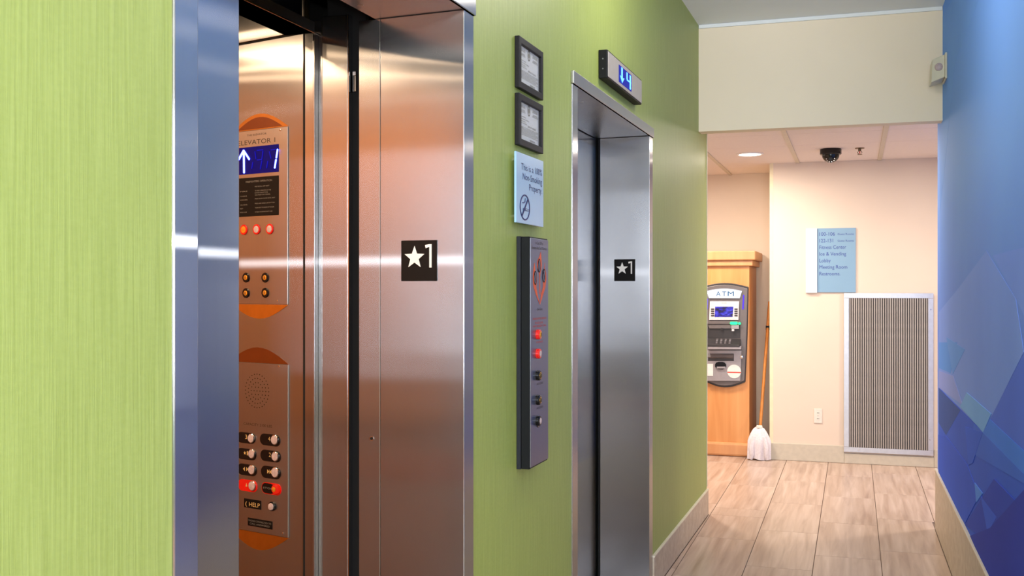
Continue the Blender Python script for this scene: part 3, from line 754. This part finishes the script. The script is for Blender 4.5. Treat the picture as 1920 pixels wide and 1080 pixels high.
# ------------------------------------------------------------------ things on the green wall
def certificate(px0, px1, ytl, ybl, ytr, ybr, label):
    off = .016
    x0, zt = LF.hit(px0 + 7, ytl, off); x1, zt1 = LF.hit(px1, ytr, off); _, zb = LF.hit(px0 + 7, ybl, off); _, zb1 = LF.hit(px1, ybr, off)
    zt = (zt + zt1) / 2; zb = (zb + zb1) / 2
    t = Thing('framed_certificate', label, 'picture frame', LF, (x0 + x1) / 2, zb, group='framed certificates')
    hw = (x1 - x0) / 2; h = zt - zb; b = hw * .17
    o = rect(-hw, hw, 0, h); i = rect(-hw + b, hw - b, b, h - b)
    MB().ring(o, i, -off, -.0005).build('frame', 'charcoal_frame', t, .002)
    pp = MB().slab(rect(-hw + b, hw - b, b, h - b), -.006, -.001).build('paper', 'paper', t)
    pw, ph = hw - b, h - 2 * b
    MB().ring(circle(0, b + ph * .86, .017, 24, .8), circle(0, b + ph * .86, .012, 24, .8), -.0066, -.0061).build('seal', 'grey_print', pp)
    MB().slab(circle(0, b + ph * .86, .008, 16, .8), -.0066, -.0061).build('seal', 'grey_print', pp)
    for sx in (-1, 1):
        for k, (u, tx) in enumerate(((.90, 'STATE OF'), (.86, 'DEPARTMENT'), (.78, 'OF LICENSING'), (.74, 'AND REGULATION'))):
            cxx = sx * pw * .62; hwid = pw * (.22 + .05 * (k % 2))
            lettering(tx, pp, 'grey_print', cxx - hwid, cxx + hwid, b + ph * u, .0048, -.0064)
    for u, a, c in ((.62, -.9, -.3), (.56, -.9, 0), (.50, -.9, -.35), (.45, -.9, -.2)):
        lettering('Certificate number and building', pp, 'grey_print', a * pw, c * pw, b + ph * u, .0042, -.0064)
    lettering('CERTIFICATE OF COMPLIANCE', pp, 'dark_print', -.1 * pw, .7 * pw, b + ph * .405, .0055, -.0064)
    for k in range(7):
        lettering('The equipment named above has been inspected and complies', pp, 'grey_print', -.9 * pw, (.9 - .2 * (k % 3 == 2)) * pw, b + ph * (.35 - .034 * k), .004, -.0064)
    lettering('signature', pp, 'dark_print', .1 * pw, .6 * pw, b + ph * .05, .008, -.0064)
    MB().slab(rect(-hw + b + .0005, hw - b - .0005, b + .0005, h - b - .0005), -.0095, -.0085).build('glass', 'glass', t)
certificate(967, 1019, 67, 165, 97, 187, 'upper of two black framed certificates on the green wall')
certificate(967, 1019, 175, 273, 196, 287, 'lower black framed certificate just above the pale blue no smoking sign')

# pale blue non-smoking sign
off = .020
x0, z1 = LF.hit(968, 284, off); x1, z1b = LF.hit(1019, 301, off); _, z0 = LF.hit(968, 418, off); _, z0b = LF.hit(1019, 425, off)
z1 = (z1 + z1b) / 2; z0 = (z0 + z0b) / 2
t = Thing('no_smoking_sign', 'pale blue glass sign about the non-smoking property on the green wall', 'sign', LF, x0, z0)
wd, ht = x1 - x0, z1 - z0
MB().slab(rect(0, wd, 0, ht), -off, -off + .007).build('panel', 'pale_blue', t, .0012, 1)
for a in (.12, .88):
    for b in (.1, .9): MB().lathe([(.007, -off + .007), (.007, -.0005)], (a * wd, 0, b * ht), n=14).build('standoff', 'chrome', t)
ql = lambda px, py: t.P(px, py, off)
lettering('This is a 100%', t, 'navy_print', ql(977, 320)[0], ql(1016, 320)[0], ht * .765, .020, -off - .0005)
lettering('Non-Smoking', t, 'navy_print', ql(980, 340)[0], ql(1016, 340)[0], ht * .63, .020, -off - .0005)
lettering('Property.', t, 'navy_print', ql(992, 358)[0], ql(1016, 358)[0], ht * .495, .020, -off - .0005)
cx, cz = ql(984, 389); rr = ql(993.2, 389)[0] - cx; rz = (ql(984, 365)[1] - ql(984, 413.5)[1]) / 2
ic = MB().ring([(cx + rr * math.cos(i * PI / 18), cz + rz * math.sin(i * PI / 18)) for i in range(36)], [(cx + rr * .87 * math.cos(i * PI / 18), cz + rz * .90 * math.sin(i * PI / 18)) for i in range(36)], -off - .0012, -off - .0002).build('prohibition_icon', 'navy_print', t)
MB().slab([(cx + rr * .58, cz + rz * .78), (cx + rr * .72, cz + rz * .70), (cx - rr * .58, cz - rz * .78), (cx - rr * .72, cz - rz * .70)], -off - .0014, -off - .0005).build('slash', 'navy_print', ic)
MB().slab(rect(cx - rr * .4, cx + rr * .72, cz - rz * .24, cz - rz * .08), -off - .0018, -off - .0014).build('cigarette', 'navy_print', ic)
MB().slab(rect(cx + rr * .1, cx + rr * .66, cz - rz * .20, cz - rz * .12), -off - .0022, -off - .0018).build('cigarette_paper', 'pale_blue', ic)
MB().tube([(cx - rr * .5, -off - .001, cz + rz * .32), (cx - rr * .25, -off - .001, cz + rz * .34), (cx + .0, -off - .001, cz + rz * .45), (cx + rr * .05, -off - .001, cz + rz * .7)], .0016, 6).build('smoke_curl', 'navy_print', ic)

# hall call station
off = .0445
xs, _ = LF.hit(968, 600); x1 = LF.hit(1028.5, 600, off)[0]; z1 = (LF.hit(995, 443.5, off)[1] + LF.hit(1028, 447, off)[1]) / 2
z0 = (LF.hit(995, 882, off)[1] + LF.hit(1028, 862, off)[1]) / 2
t = Thing('elevator_call_station', 'tall black call station with fire notice and five buttons on the green wall', 'call station', LF, xs, z0)
wd, ht = x1 - xs, z1 - z0
MB().box(0, wd, -.014, -.0005, 0, ht).build('back_box', 'charcoal', t, .001, 1)
MB().box(.002, wd - .001, -off + .003, -.0142, .001, ht - .001).build('housing', 'black', t, .0015, 1)
fp = MB().box(.003, wd - .003, -off, -off + .0028, .006, ht - .005).build('faceplate', 'steel_call', t, .0008, 1)
qc = lambda px, py, o=.0445: t.P(px, py, o)
yf = -off - .0004
lettering('In Case Of Fire', t, 'dark_print', qc(1004, 457)[0], qc(1018, 458)[0], qc(1011, 459)[1], .0095, yf)
lettering('Elevators Are Out Of Service', t, 'dark_print', qc(997, 465)[0], qc(1024.5, 468)[0], qc(1011, 468)[1], .0095, yf)
def flame(pts): return MB().slab([qc(a, b) for a, b in pts], yf - .0004, yf + .0001)
fm = flame([(1014, 472), (1015, 488), (1015.5, 498), (1013, 512), (1011.5, 525), (1010.5, 512), (1007, 498), (1008, 488), (1011, 482)]).build('flame', 'flame_orange', t)
flame([(1002, 493), (1003.5, 510), (1006.5, 520), (1005, 538), (1008, 555), (1012, 571), (1005, 553), (1000, 537), (999, 520), (1000, 508)]).build('flame', 'flame_orange', t)
flame([(1021.5, 493), (1021, 503), (1023.5, 512), (1024, 525), (1022, 540), (1017, 556), (1012.2, 571), (1014, 553), (1018, 538), (1019, 520), (1020, 507)]).build('flame', 'flame_orange', t)
flame([(1011, 515), (1012, 515), (1012.6, 552), (1011.6, 552)]).build('flame', 'flame_orange', t)
for px, py in ((1010.5, 498), (1003, 521), (1019.5, 517)):
    x, z = qc(px, py); a, b2 = .0125, .0215
    el = lambda k: [(x + a * k * math.cos(i * PI / 12), z + b2 * k * math.sin(i * PI / 12)) for i in range(24)]
    rg = MB().ring(el(1), el(.82), yf - .0012, yf - .0005).build('pictogram', 'plaque', t)
    MB().slab(el(.82), yf - .0009, yf - .0005).build('pictogram_field', 'steel_call', rg)
    MB().slab([(x - a * .6, z + b2 * .55), (x - a * .45, z + b2 * .65), (x + a * .6, z - b2 * .55), (x + a * .45, z - b2 * .65)], yf - .0014, yf - .0010).build('slash', 'plaque', rg)
lettering('Use Exits', t, 'dark_print', qc(1007, 580)[0], qc(1017, 580)[0], qc(1011, 582)[1], .008, yf)
for py, tx, a, b2 in ((597, 'FIREFIGHTER SERVICE', 999, 1024), (605, 'PHASE ONE', 1003, 1018), (611, 'OFF RESET ON', 999, 1023)):
    lettering(tx, t, 'red_print', qc(a, py)[0], qc(b2, py)[0], qc(1011, py + 2)[1], .0062, yf)
def call_button(py, ringm, capm, r=.0155, slot=False):
    x, z = qc(1011.5, py, off + .008)
    b = MB().lathe([(r, -off - .0003), (r, -off - .009), (r * .84, -off - .012), (r * .64, -off - .012)], (x, 0, z), n=28).build('button', ringm, t, smooth=True)
    MB().lathe([(r * .62, -off - .004), (r * .62, -off - .0125), (r * .3, -off - .0145)], (x, 0, z), n=24).build('cap', capm, b, smooth=True)
    if slot: MB().slab(rect(x - .0014, x + .0014, z - .005, z + .005), -off - .0155, -off - .0146).build('key_slot', 'dark_print', b)
    return b
call_button(627, 'red_plastic', 'amber', slot=True); call_button(663, 'red_plastic', 'lens_grey')
call_button(704, 'black_gloss', 'brass', slot=True); call_button(750, 'black_gloss', 'brass', slot=True)
x, z = qc(1009, 791)
MB().slab(stadium(x - .017, x + .017, z - .024, z + .024), -off - .002, -off - .0003).build('button_plate', 'black_gloss', t)
call_button(789, 'black_gloss', 'lens_grey')
for py, tx in ((640, 'FIRE'), (718, 'ACCESS'), (763, 'ACCESS')): lettering(tx, t, 'red_print' if py == 640 else 'dark_print', qc(1006, py)[0], qc(1018, py)[0], qc(1011, py + 3)[1], .006, yf)

# hall lantern
off = .036
xs = LF.hit(1122, 200)[0]; x1 = LF.hit(1203, 200, off)[0]
z1 = (LF.hit(1138, 93, off)[1] + LF.hit(1202, 148, off)[1]) / 2; z0 = (LF.hit(1138, 146, off)[1] + LF.hit(1202, 195, off)[1]) / 2
t = Thing('elevator_position_indicator', 'black boxed indicator with lit blue down arrow and 4 above the closed elevator', 'indicator', LF, xs, z0)
wd, ht = x1 - xs, z1 - z0
MB().plan([(0, -.0005), (0, -off + .004), (.004, -off), (wd - .004, -off), (wd, -off + .004), (wd, -.0005)], -.0, ht).build('housing', 'black', t, .0015, 1)
MB().slab(rect(.006, wd - .006, .006, ht - .006), -off - .0022, -off - .0002).build('faceplate', 'steel_face', t, .0006, 1)
ql = lambda px, py: t.P(px, py, off + .003)
x0, za = ql(1160.5, 128); x1_, zb_ = ql(1184, 160)
dp = MB().slab(rect(x0, x1_, ht * .17, ht * .80), -off - .0032, -off - .0023).build('display', 'lantern_field', t)
W_ = x1_ - x0; y0_, y1_ = -off - .0045, -off - .0033
zz = lambda f: ht * (.17 + .63 * f)
sh = MB().slab(rect(x0 + W_ * .17, x0 + W_ * .27, zz(.35), zz(.95)), y0_, y1_).build('arrow', 'led_white_blue', dp)
MB().slab([(x0 + W_ * .05, zz(.42)), (x0 + W_ * .22, zz(.05)), (x0 + W_ * .39, zz(.42)), (x0 + W_ * .22, zz(.34))], y0_ - .0006, y0_ - .0001).build('arrow', 'led_white_blue', dp)
for a, b2, c, d2 in ((.58, .66, .52, .92), (.58, .92, .44, .53), (.84, .92, .08, .92)):
    MB().slab(rect(x0 + W_ * a, x0 + W_ * b2, zz(c), zz(d2)), y0_ - (.0006 if a == .58 and b2 > .7 else 0), y1_ - (.0013 if a == .58 and b2 > .7 else 0)).build('digit_segment', 'led_white_blue', dp)
for zf in (.33, .68):
    MB().lathe([(.003, -.0012), (.003, -.0002)], (0, -.018, ht * zf), 'x', 10).build('screw', 'steel_dark', t)

# ------------------------------------------------------------------ rear hall: directory sign, vent, outlet
x0, z1 = BF.hit(1511, 429, .02); x1, z0 = BF.hit(1532, 549, .02)
t = Thing('directory_sign', 'pale blue directory sign with a white strip on the cream end wall', 'sign', BF, x0, z0)
q = lambda px, py, o=.012: t.P(px, py, o)
MB().slab(rect(0, x1 - x0, 0, z1 - z0), -.024, -.0005).build('side_strip', 'sign_white', t, .001, 1)
xb, zb = q(1604.5, 548.5); xm = x1 - x0; zt = q(1570, 427.5)[1]
MB().slab(rect(xm + .001, xb, .004, zt), -.012, -.0005).build('panel', 'sign_blue', t, .001, 1)
for py, tx, b2 in ((443, '100-106', 1565.5), (455.5, '122-131', 1562), (467.8, 'Fitness Center', 1586.5), (480.3, 'Ice & Vending', 1586.5), (492.8, 'Lobby', 1557.5), (505, 'Meeting Room', 1588.5), (517.5, 'Restrooms.', 1575.5)):
    a = q(1536.5, py)[0]; lettering(tx, t, 'indigo_print', a, q(b2, py)[0], q(1560, py - 1.2)[1], .030, -.0125)
for py in (441.5, 454): lettering('Guest Rooms', t, 'indigo_print', q(1570.5, py)[0], q(1601, py)[0], q(1585, py - 1)[1], .016, -.0125)
lettering('->', t, 'grey_print', .035, .055, zt - .045, .008, -.0245)

x0, z1 = BF.hit(1582, 549.5, .02); x1, z0 = BF.hit(1750.5, 855, .02)
t = Thing('return_air_grille', 'large aluminium air grille with vertical slats low on the cream end wall', 'vent', BF, x0, z0)
wd, ht = x1 - x0, z1 - z0; b = .042
for nm, r in (('frame_rail', rect(0, wd, 0, b)), ('frame_rail', rect(0, wd, ht - b, ht)), ('frame_stile', rect(0, b, b + .0005, ht - b - .0005)), ('frame_stile', rect(wd - b, wd, b + .0005, ht - b - .0005))):
    MB().slab(r, -.022, -.0125).build(nm, 'frame_alu', t, .002)
MB().slab(rect(b * .5, wd - b * .5, b * .5, ht - b * .5), -.0122, -.001).build('duct_shadow', 'duct', t)
N = 35; pit = (wd - 2 * b) / N
me = None
for i in range(N):
    xx = b + pit * (i + .5)
    if me is None:
        o = MB().plan([(-pit * .30, -.0195), (pit * .18, -.021), (pit * .34, -.0125), (-pit * .2, -.0125)], b + .001, ht - b - .001).build('slat', 'slat_alu', t); me = o.data
    else:
        o = bpy.data.objects.new('slat', me); COL.objects.link(o); o.parent = t.e
    o.location = (xx, 0, 0)
for a, c in ((.09, .985), (.97, .9), (.96, .1), (.17, .015)):
    MB().lathe([(.006, -.0222), (.004, -.0245)], (a * wd, 0, c * ht), n=10).build('screw', 'chrome', t)

x0, z1 = BF.hit(1526, 766); x1, z0 = BF.hit(1541.5, 793.5)
t = Thing('wall_outlet', 'white duplex outlet left of the air grille', 'outlet', BF, x0, z0); wd, ht = x1 - x0, z1 - z0
MB().slab(rect(0, wd, 0, ht), -.006, -.0005).build('cover_plate', 'outlet_white', t, .002)
for f in (.3, .7):
    s = MB().slab(stadium(wd * .28, wd * .72, ht * (f - .13), ht * (f + .13)), -.008, -.0061).build('socket', 'plastic_white', t)
    for dx in (-.09, .09): MB().slab(rect(wd * (.5 + dx) - .002, wd * (.5 + dx) + .002, ht * f - .004, ht * f + .007), -.0084, -.0081).build('slot', 'dark_print', s)
MB().lathe([(.003, -.0062), (.002, -.0072)], (wd / 2, 0, ht / 2), n=10).build('screw', 'chrome', t)

# ------------------------------------------------------------------ ceiling things
ZK = ZR + .002
x, y = onz(1406, 288.5, ZK)
t = Thing('recessed_downlight', 'glowing round recessed downlight in the rear hall ceiling', 'ceiling light', W0, x, ZK, y)
MB().lathe([(.105, -.001), (.105, -.006), (.090, -.009), (.086, -.004), (.086, -.001)], axis='z', n=36).build('trim_ring', 'sign_white', t, smooth=True)
MB().lathe([(.084, -.001), (.084, -.004), (.04, -.007), (.005, -.008)], axis='z', n=36).build('lens', 'lamp_glow', t, smooth=True)
area('downlight_lamp', (x, y, ZK - .03), (0, 0, 0), .14, .14, 14, (1, .88, .74))
x, y = onz(1557.5, 279.5, ZK)
t = Thing('dome_camera', 'black dome security camera on the rear hall ceiling', 'camera', W0, x, ZK, y)
MB().lathe([(.078, -.0005), (.080, -.004), (.080, -.040), (.074, -.045), (.06, -.045)], axis='z', n=36).build('base_ring', 'black_gloss', t, smooth=True)
dm = MB().lathe([(.066, -.0452)] + [(.064 * math.cos(a), -.046 - .060 * math.sin(a)) for a in [i * PI / 2 / 8 for i in range(0, 8)]] + [(.003, -.106)], axis='z', n=32).build('dome', 'black_gloss', t, smooth=True)
for i in range(10):
    a = 2 * PI * i / 10; MB().lathe([(.005, -.004), (.003, -.006)], (.030 * math.cos(a), -.047, -.080 + .024 * math.sin(a)), n=10).build('infrared_led', 'chrome', dm)
MB().lathe([(.014, -.008), (.012, -.012), (.004, -.012)], (0, -.045, -.080), n=18).build('lens', 'charcoal', dm, smooth=True)
x, y = onz(1612, 277.5, ZK)
t = Thing('fire_sprinkler', 'small brass pendent fire sprinkler beside the dome camera', 'sprinkler', W0, x, ZK, y)
MB().lathe([(.036, -.0005), (.034, -.005), (.014, -.008)], axis='z', n=24).build('escutcheon', 'brass_dull', t, smooth=True)
MB().lathe([(.011, -.0082), (.011, -.022), (.007, -.024)], axis='z', n=14).build('body', 'brass_dull', t)
for s in (-1, 1): MB().tube([(s * .009, 0, -.022), (s * .016, 0, -.034), (s * .008, 0, -.046)], .0028, 6).build('frame_arm', 'brass_dull', t)
MB().lathe([(.004, -.024), (.004, -.044)], axis='z', n=10).build('bulb', 'red_plastic', t)
MB().lathe([(.006, -.0462), (.018, -.049), (.018, -.051), (.004, -.052)], axis='z', n=20).build('deflector', 'brass_dull', t)

# alarm strobe on the blue wall
xa = RF.hit(1776.5, 130)[0]; xb = RF.hit(1758, 130, .075)[0]; z1 = RF.hit(1776, 99)[1]; z0 = RF.hit(1777, 145)[1]
t = Thing('alarm_strobe', 'cream alarm strobe box high on the blue wall beside the header', 'alarm', RF, xa, z0)
L_ = xb - xa; ht = z1 - z0
if L_ > 0: sgn = 1
else: sgn = -1
L_ = -max(.12, min(.2, abs(L_)))
MB().box(0, L_, -.012, -.0007, 0, ht).build('back_plate', 'alarm_cream', t, .003)
b0 = [(0.012 * -1, -.0125), (L_ + .012, -.0125)]
v = [(-.008, -.0122, .008), (L_ + .008, -.0122, .008), (L_ + .008, -.0122, ht - .008), (-.008, -.0122, ht - .008),
     (-.03, -.082, -.015), (L_ + .02, -.082, -.015), (L_ + .02, -.076, ht - .03), (-.03, -.076, ht - .03)]
MB().add(v, [(0, 1, 2, 3), (4, 7, 6, 5), (0, 4, 5, 1), (1, 5, 6, 2), (2, 6, 7, 3), (3, 7, 4, 0)]).build('housing', 'alarm_cream', t, .004)
MB().lathe([(.022, -.016), (.021, -.008), (.012, -.002), (.002, 0)], (-.003, -.043, ht * .47), 'x', 24).build('strobe_lens', 'lens_grey', t, smooth=True)

# ------------------------------------------------------------------ cash machine cabinet
xR = KF.hit(1405, 700)[0]; xC = KF.hit(1359, 600)[0]; hwK = xR - xC
t = Thing('atm_cabinet', 'maple wood cabinet housing the cash machine in the niche', 'cabinet', KF, xC, 0)
q = lambda px, py, o=0: t.P(px, py, o)
D = .69
zc0 = q(1360, 501)[1]; zc1 = q(1360, 471)[1]; zp = q(1360, 829)[1]
SG = 28
def fascia_outline(s=1.0, dz=0):
    xt, zt = q(1404, 538); xb_, zb = q(1398, 716); za = q(1359, 530.5)[1]; zbm = q(1359, 726)[1]
    zc = (zt + zb) / 2
    top = arc(-xt, zt, xt, zt, za - zt, 14); bot = arc(xb_, zb, -xb_, zb, zbm - zb, 14)
    side = [(xt + (xb_ - xt) * i / 6 + .004 * math.sin(PI * i / 6), zt + (zb - zt) * i / 6) for i in range(1, 6)]
    o = top + side + bot + [(-a, b) for a, b in side[::-1]]
    return [(a * s, zc + (b - zc) * s) for a, b in o]
MB().box(-hwK, hwK, 0, D, zp * .5, zc0 + .01).build('body', 'maple', t, .003)
MB().box(-hwK - .03, hwK + .03, -.03, D, zc0 + .0105, (zc0 + zc1) / 2 - .01).build('cornice_step', 'maple_trim', t, .006)
MB().box(-hwK - .055, hwK + .055, -.055, D, (zc0 + zc1) / 2 - .0095, zc1).build('cornice', 'maple_trim', t, .008)
MB().box(-hwK - .018, hwK + .018, -.025, D, .001, zp).build('plinth', 'maple_trim', t, .02)

A = Thing('atm_machine', 'grey cash machine with lit ATM sign and blue screen set in the maple cabinet', 'cash machine', KF, xC, q(1359, 727)[1])
oz = A.z
def a_(px, py, o=.03): x, z = KF.hit(px, py, o); return (x - xC, z - oz)
fo = [(x, z - oz) for x, z in fascia_outline()]
MB().slab(fo[::-1], -.022, -.0005).build('surround', 'atm_dark', A, .004)
fi = [(x * .965, (z - .5 * (fo[0][1] + fo[20][1])) * .965 + .5 * (fo[0][1] + fo[20][1])) for x, z in fo]
MB().slab(fi[::-1], -.036, -.0225).build('fascia', 'atm_grey', A, .004)
yA = -.037
def apanel(name, mat, pts, y0, y1, parent=A, bev=.0015): return MB().slab([a_(a, b, -y0) for a, b in pts], y0, y1).build(name, mat, parent, bev, 1)
# lit topper
tl, zl_ = a_(1326.5, 545.5); tr = a_(1391.5, 546)[0]; zt_ = a_(1359, 541)[1]; zb_ = a_(1359, 559)[1]
sgn_ = MB().slab(([(-tr + .02, zb_), (tr - .02, zb_)] + arc(tr, zl_, -tr, zl_, zt_ - zl_, 12)), -.050, yA).build('lit_sign', 'atm_sign_glow', A)
for ch, px in (('A', 1343.5), ('T', 1354.5), ('M', 1365)):
    x0 = a_(px, 550)[0]; lettering(ch, sgn_, 'atm_sign_print', x0, x0 + (.036 if ch != 'M' else .052), a_(1359, 554.8)[1], .040, -.0506)
# screen
bz = apanel('screen_bezel', 'atm_light', [(1329.5, 600), (1384.5, 600), (1386, 565), (1331, 565)], -.052, yA)
apanel('screen', 'atm_screen', [(1340, 594), (1373.5, 594), (1375, 575), (1341, 575)], -.0545, -.0522, bz, 0)
for k in range(4):
    for pa in (1333.2, 1377):
        apanel('screen_key', 'atm_dark', [(pa, 581 + k * 4), (pa + 6, 581 + k * 4), (pa + 6, 578.4 + k * 4), (pa, 578.4 + k * 4)], -.055, -.0522, bz, 0)
lettering('WELCOME', bz, 'grey_print', a_(1353, 568)[0], a_(1363, 568)[0], a_(1358, 569)[1], .008, -.0524)
for pa in (1391.5, 1326): apanel('side_light', 'atm_violet', [(pa, 580), (pa + 3, 580), (pa + 4, 553), (pa + 1.5, 553)] if pa > 1350 else [(pa, 580), (pa + 1, 580), (pa + 1.5, 560), (pa, 560)], -.040, yA, A, 0)
# head ledge, recess and keypad shelf
apanel('ledge', 'atm_grey', [(1326, 607.5), (1388, 607.5), (1388, 602), (1326, 602)], -.058, yA)
apanel('recess', 'atm_dark', [(1327, 634), (1388, 634), (1388, 608), (1327, 608)], -.039, yA)
apanel('hood', 'atm_grey', [(1330, 616), (1372, 616), (1388, 608.5), (1327, 608.5)], -.050, -.0395)
x, z = a_(1354, 617); MB().lathe([(.012, -.056), (.012, -.0502), (.006, -.060)], (x, 0, z), n=16).build('privacy_camera', 'atm_dark', A)
gr = apanel('card_reader', 'atm_silver', [(1371, 617), (1385.5, 617), (1385.5, 609), (1371, 609)], -.062, -.0505)
apanel('reader_mouth', 'atm_light', [(1372, 621), (1376.5, 621), (1376.5, 617.3), (1372, 617.3)], -.064, -.0505, gr, 0)
gl_ = MB().slab(stadium(*(a_(1369.5, 606)[0], a_(1384, 606)[0], a_(1375, 608.2)[1], a_(1375, 603.2)[1])), -.068, -.0585).build('reader_light', 'atm_green', A)
x, z = a_(1387.3, 606.3); MB().lathe([(.011, -.066), (.011, -.0585)], (x, 0, z), n=14).build('reader_light', 'atm_green', A)
x0, z0 = a_(1327, 649); x1, z1 = a_(1389, 635)
MB().add([(x0, -.0375, z1), (x1, -.0375, z1), (x1, -.12, z0 + .02), (x0, -.12, z0 + .02), (x0, -.0375, z0), (x1, -.0375, z0), (x1, -.12, z0), (x0, -.12, z0)],
         [(0, 1, 2, 3), (4, 7, 6, 5), (3, 2, 6, 7), (0, 4, 5, 1), (0, 3, 7, 4), (1, 5, 6, 2)]).build('keypad_shelf', 'atm_dark', A, .002)
kp = None
for r_ in range(4):
    for c_ in range(4):
        f = .2 + .2 * r_; xx = x0 + (x1 - x0) * (.30 + .13 * c_); yy = -.0375 - .0825 * f; z_ = z1 + (z0 + .02 - z1) * f
        MB().box(xx - .008, xx + .008, yy - .006, yy + .006, z_ + .0005, z_ + .006).build('key', 'atm_silver', A, .001, 1)
apanel('shelf_lip', 'atm_silver', [(1327, 655), (1389.5, 655), (1389.5, 649.5), (1327, 649.5)], -.118, -.038)
lo = apanel('lower_door', 'atm_silver', [(1326, 714), (1388, 714), (1390.5, 657), (1326, 657)], -.050, -.0372)
apanel('tray_recess', 'atm_dark', [(1327.5, 677), (1376, 677), (1376, 663), (1327.5, 663)], -.0512, -.0502, lo, 0)
MB().add([(a_(1328, 672)[0], -.0515, a_(1328, 663)[1]), (a_(1375.5, 672)[0], -.0515, a_(1328, 663)[1]), (a_(1375.5, 672)[0], -.062, a_(1328, 669)[1]), (a_(1328, 672)[0], -.062, a_(1328, 669)[1]),
          (a_(1328, 672)[0], -.0515, a_(1328, 671)[1]), (a_(1375.5, 672)[0], -.0515, a_(1328, 671)[1])], [(0, 1, 2, 3), (3, 2, 5, 4), (0, 3, 4), (1, 5, 2), (0, 4, 5, 1)]).build('tray_flap', 'atm_grey', lo)
dm = MB().slab(stadium(a_(1341, 685)[0], a_(1362.5, 685)[0], a_(1350, 692)[1], a_(1350, 678)[1], 5), -.062, -.0505).build('cash_mouth', 'black', lo, .002, 1)
apanel('cash_lip', 'atm_silver', [(1343.5, 691), (1360.5, 691), (1360, 687.5), (1344, 687.5)], -.066, -.0622, lo, 0)
x, z = a_(1376.5, 696.5, .052); rr = a_(1389.5, 697, .052)[0] - x
st = MB().slab(circle(x, z, rr), -.0522, -.0505).build('round_sticker', 'white_print', lo)
MB().slab(rect(x - rr * .97, x + rr * .97, z - rr * .22, z - rr * .05), -.0528, -.0523).build('sticker_band', 'red_print', lo)
apanel('notice', 'white_print', [(1325.5, 705), (1337, 705), (1337, 682), (1325.5, 682)], -.0522, -.0505, lo, 0)
x, z = a_(1391, 669); MB().lathe([(.014, -.048), (.014, -.056), (.009, -.058)], (x, 0, z), n=18).build('lock', 'chrome', A, smooth=True)

# ------------------------------------------------------------------ mop leaning in the gap
x0, y0 = onz(1424, 858, 0)
mx, my = -.772, 9.165
t = Thing('mop', 'upside-standing wooden handled mop with white cotton head in the niche gap', 'mop', W0, mx, 0, my)
tp = ray(1443, 566); k = 9.62 / tp[1]; top = (tp[0] * k - mx, 9.62 - my, H + tp[2] * k)
MB().tube([(.01, .0, .25), ((top[0] + .01) / 2, top[1] / 2, (top[2] + .25) / 2), top], .0135, 12).build('handle', 'handle_wood', t, smooth=True)
f = .80; hx, hy, hz = .01 + (top[0] - .01) * f, top[1] * f, .2 + (top[2] - .2) * f
MB().tube([(hx, hy, hz - .02), (hx, hy, hz + .02)], .018, 10).build('handle_grip', 'charcoal', t)
MB().box(-.02, .03, -.012, .012, .27, .295).build('clamp', 'plastic_white', t, .006)
rnd = random.Random(3)
n, rows = 60, 14; vs_, fs_ = [], []
for r_ in range(rows):
    f_ = r_ / (rows - 1)
    rad = .018 + .080 * min(1, f_ * 2.2) ** .6 - .012 * f_
    for i in range(n):
        a = 2 * PI * i / n
        fold = 1 + .20 * f_ ** .8 * math.cos(5 * a + .7 + .8 * f_) + .08 * f_ * math.cos(11 * a + 2 + 2 * f_)
        z_ = .275 - .272 * f_ ** 1.1 + (.012 * math.cos(2 * a + .4)) * (1 - f_)
        if r_ == rows - 1: z_ = .003 + .012 * (1 + math.cos(3 * a)) / 2
        vs_.append((rad * fold * math.cos(a), rad * fold * math.sin(a) * .5, z_))
for r_ in range(rows - 1):
    for i in range(n):
        j_ = (i + 1) % n; fs_.append((r_ * n + i, r_ * n + j_, (r_ + 1) * n + j_, (r_ + 1) * n + i))
fs_.append(tuple(range(n)))
m = MB(); m.add(vs_, fs_); m.build('mop_cloth', 'mop_cotton', t, smooth=True)
for sgn_, bx_ in ((-1, .035), (1, .045)):
    MB().tube([(sgn_ * bx_, -.02, .20), (sgn_ * (bx_ + .022), -.032, .12), (sgn_ * (bx_ + .02), -.036, .05), (sgn_ * (bx_ + .028), -.03, .008)], [.02, .024, .02, .014], 10).build('cloth_fold', 'mop_cotton', t, smooth=True)

# ------------------------------------------------------------------ lobby furniture behind the camera (seen only in the steel)
def sofa(x, y, w_, d_, mat, label):
    t = Thing('lobby_sofa', label, 'sofa', W0, x, 0, y)
    MB().box(-w_ / 2, w_ / 2, -d_ / 2, d_ / 2, .08, .42).build('seat', mat, t, .04)
    MB().box(-w_ / 2, w_ / 2, -d_ / 2, -d_ / 2 + .2, .421, .85).build('backrest', mat, t, .05)
    for a in (-1, 1):
        for b in (-1, 1): MB().box(a * (w_ / 2 - .08) - .025, a * (w_ / 2 - .08) + .025, b * (d_ / 2 - .08) - .025, b * (d_ / 2 - .08) + .025, 0, .08).build('leg', 'black', t)
sofa(-.1, -4.3, 1.5, .7, 'sofa_teal', 'teal lobby sofa under the window behind the viewpoint')
rug = MB().box(-.8, .9, -3.7, -2.4, .001, .012).build('lobby_rug', 'sofa_red', None, .003); tag(rug, 'red rug in front of the teal lobby sofa', 'rug')
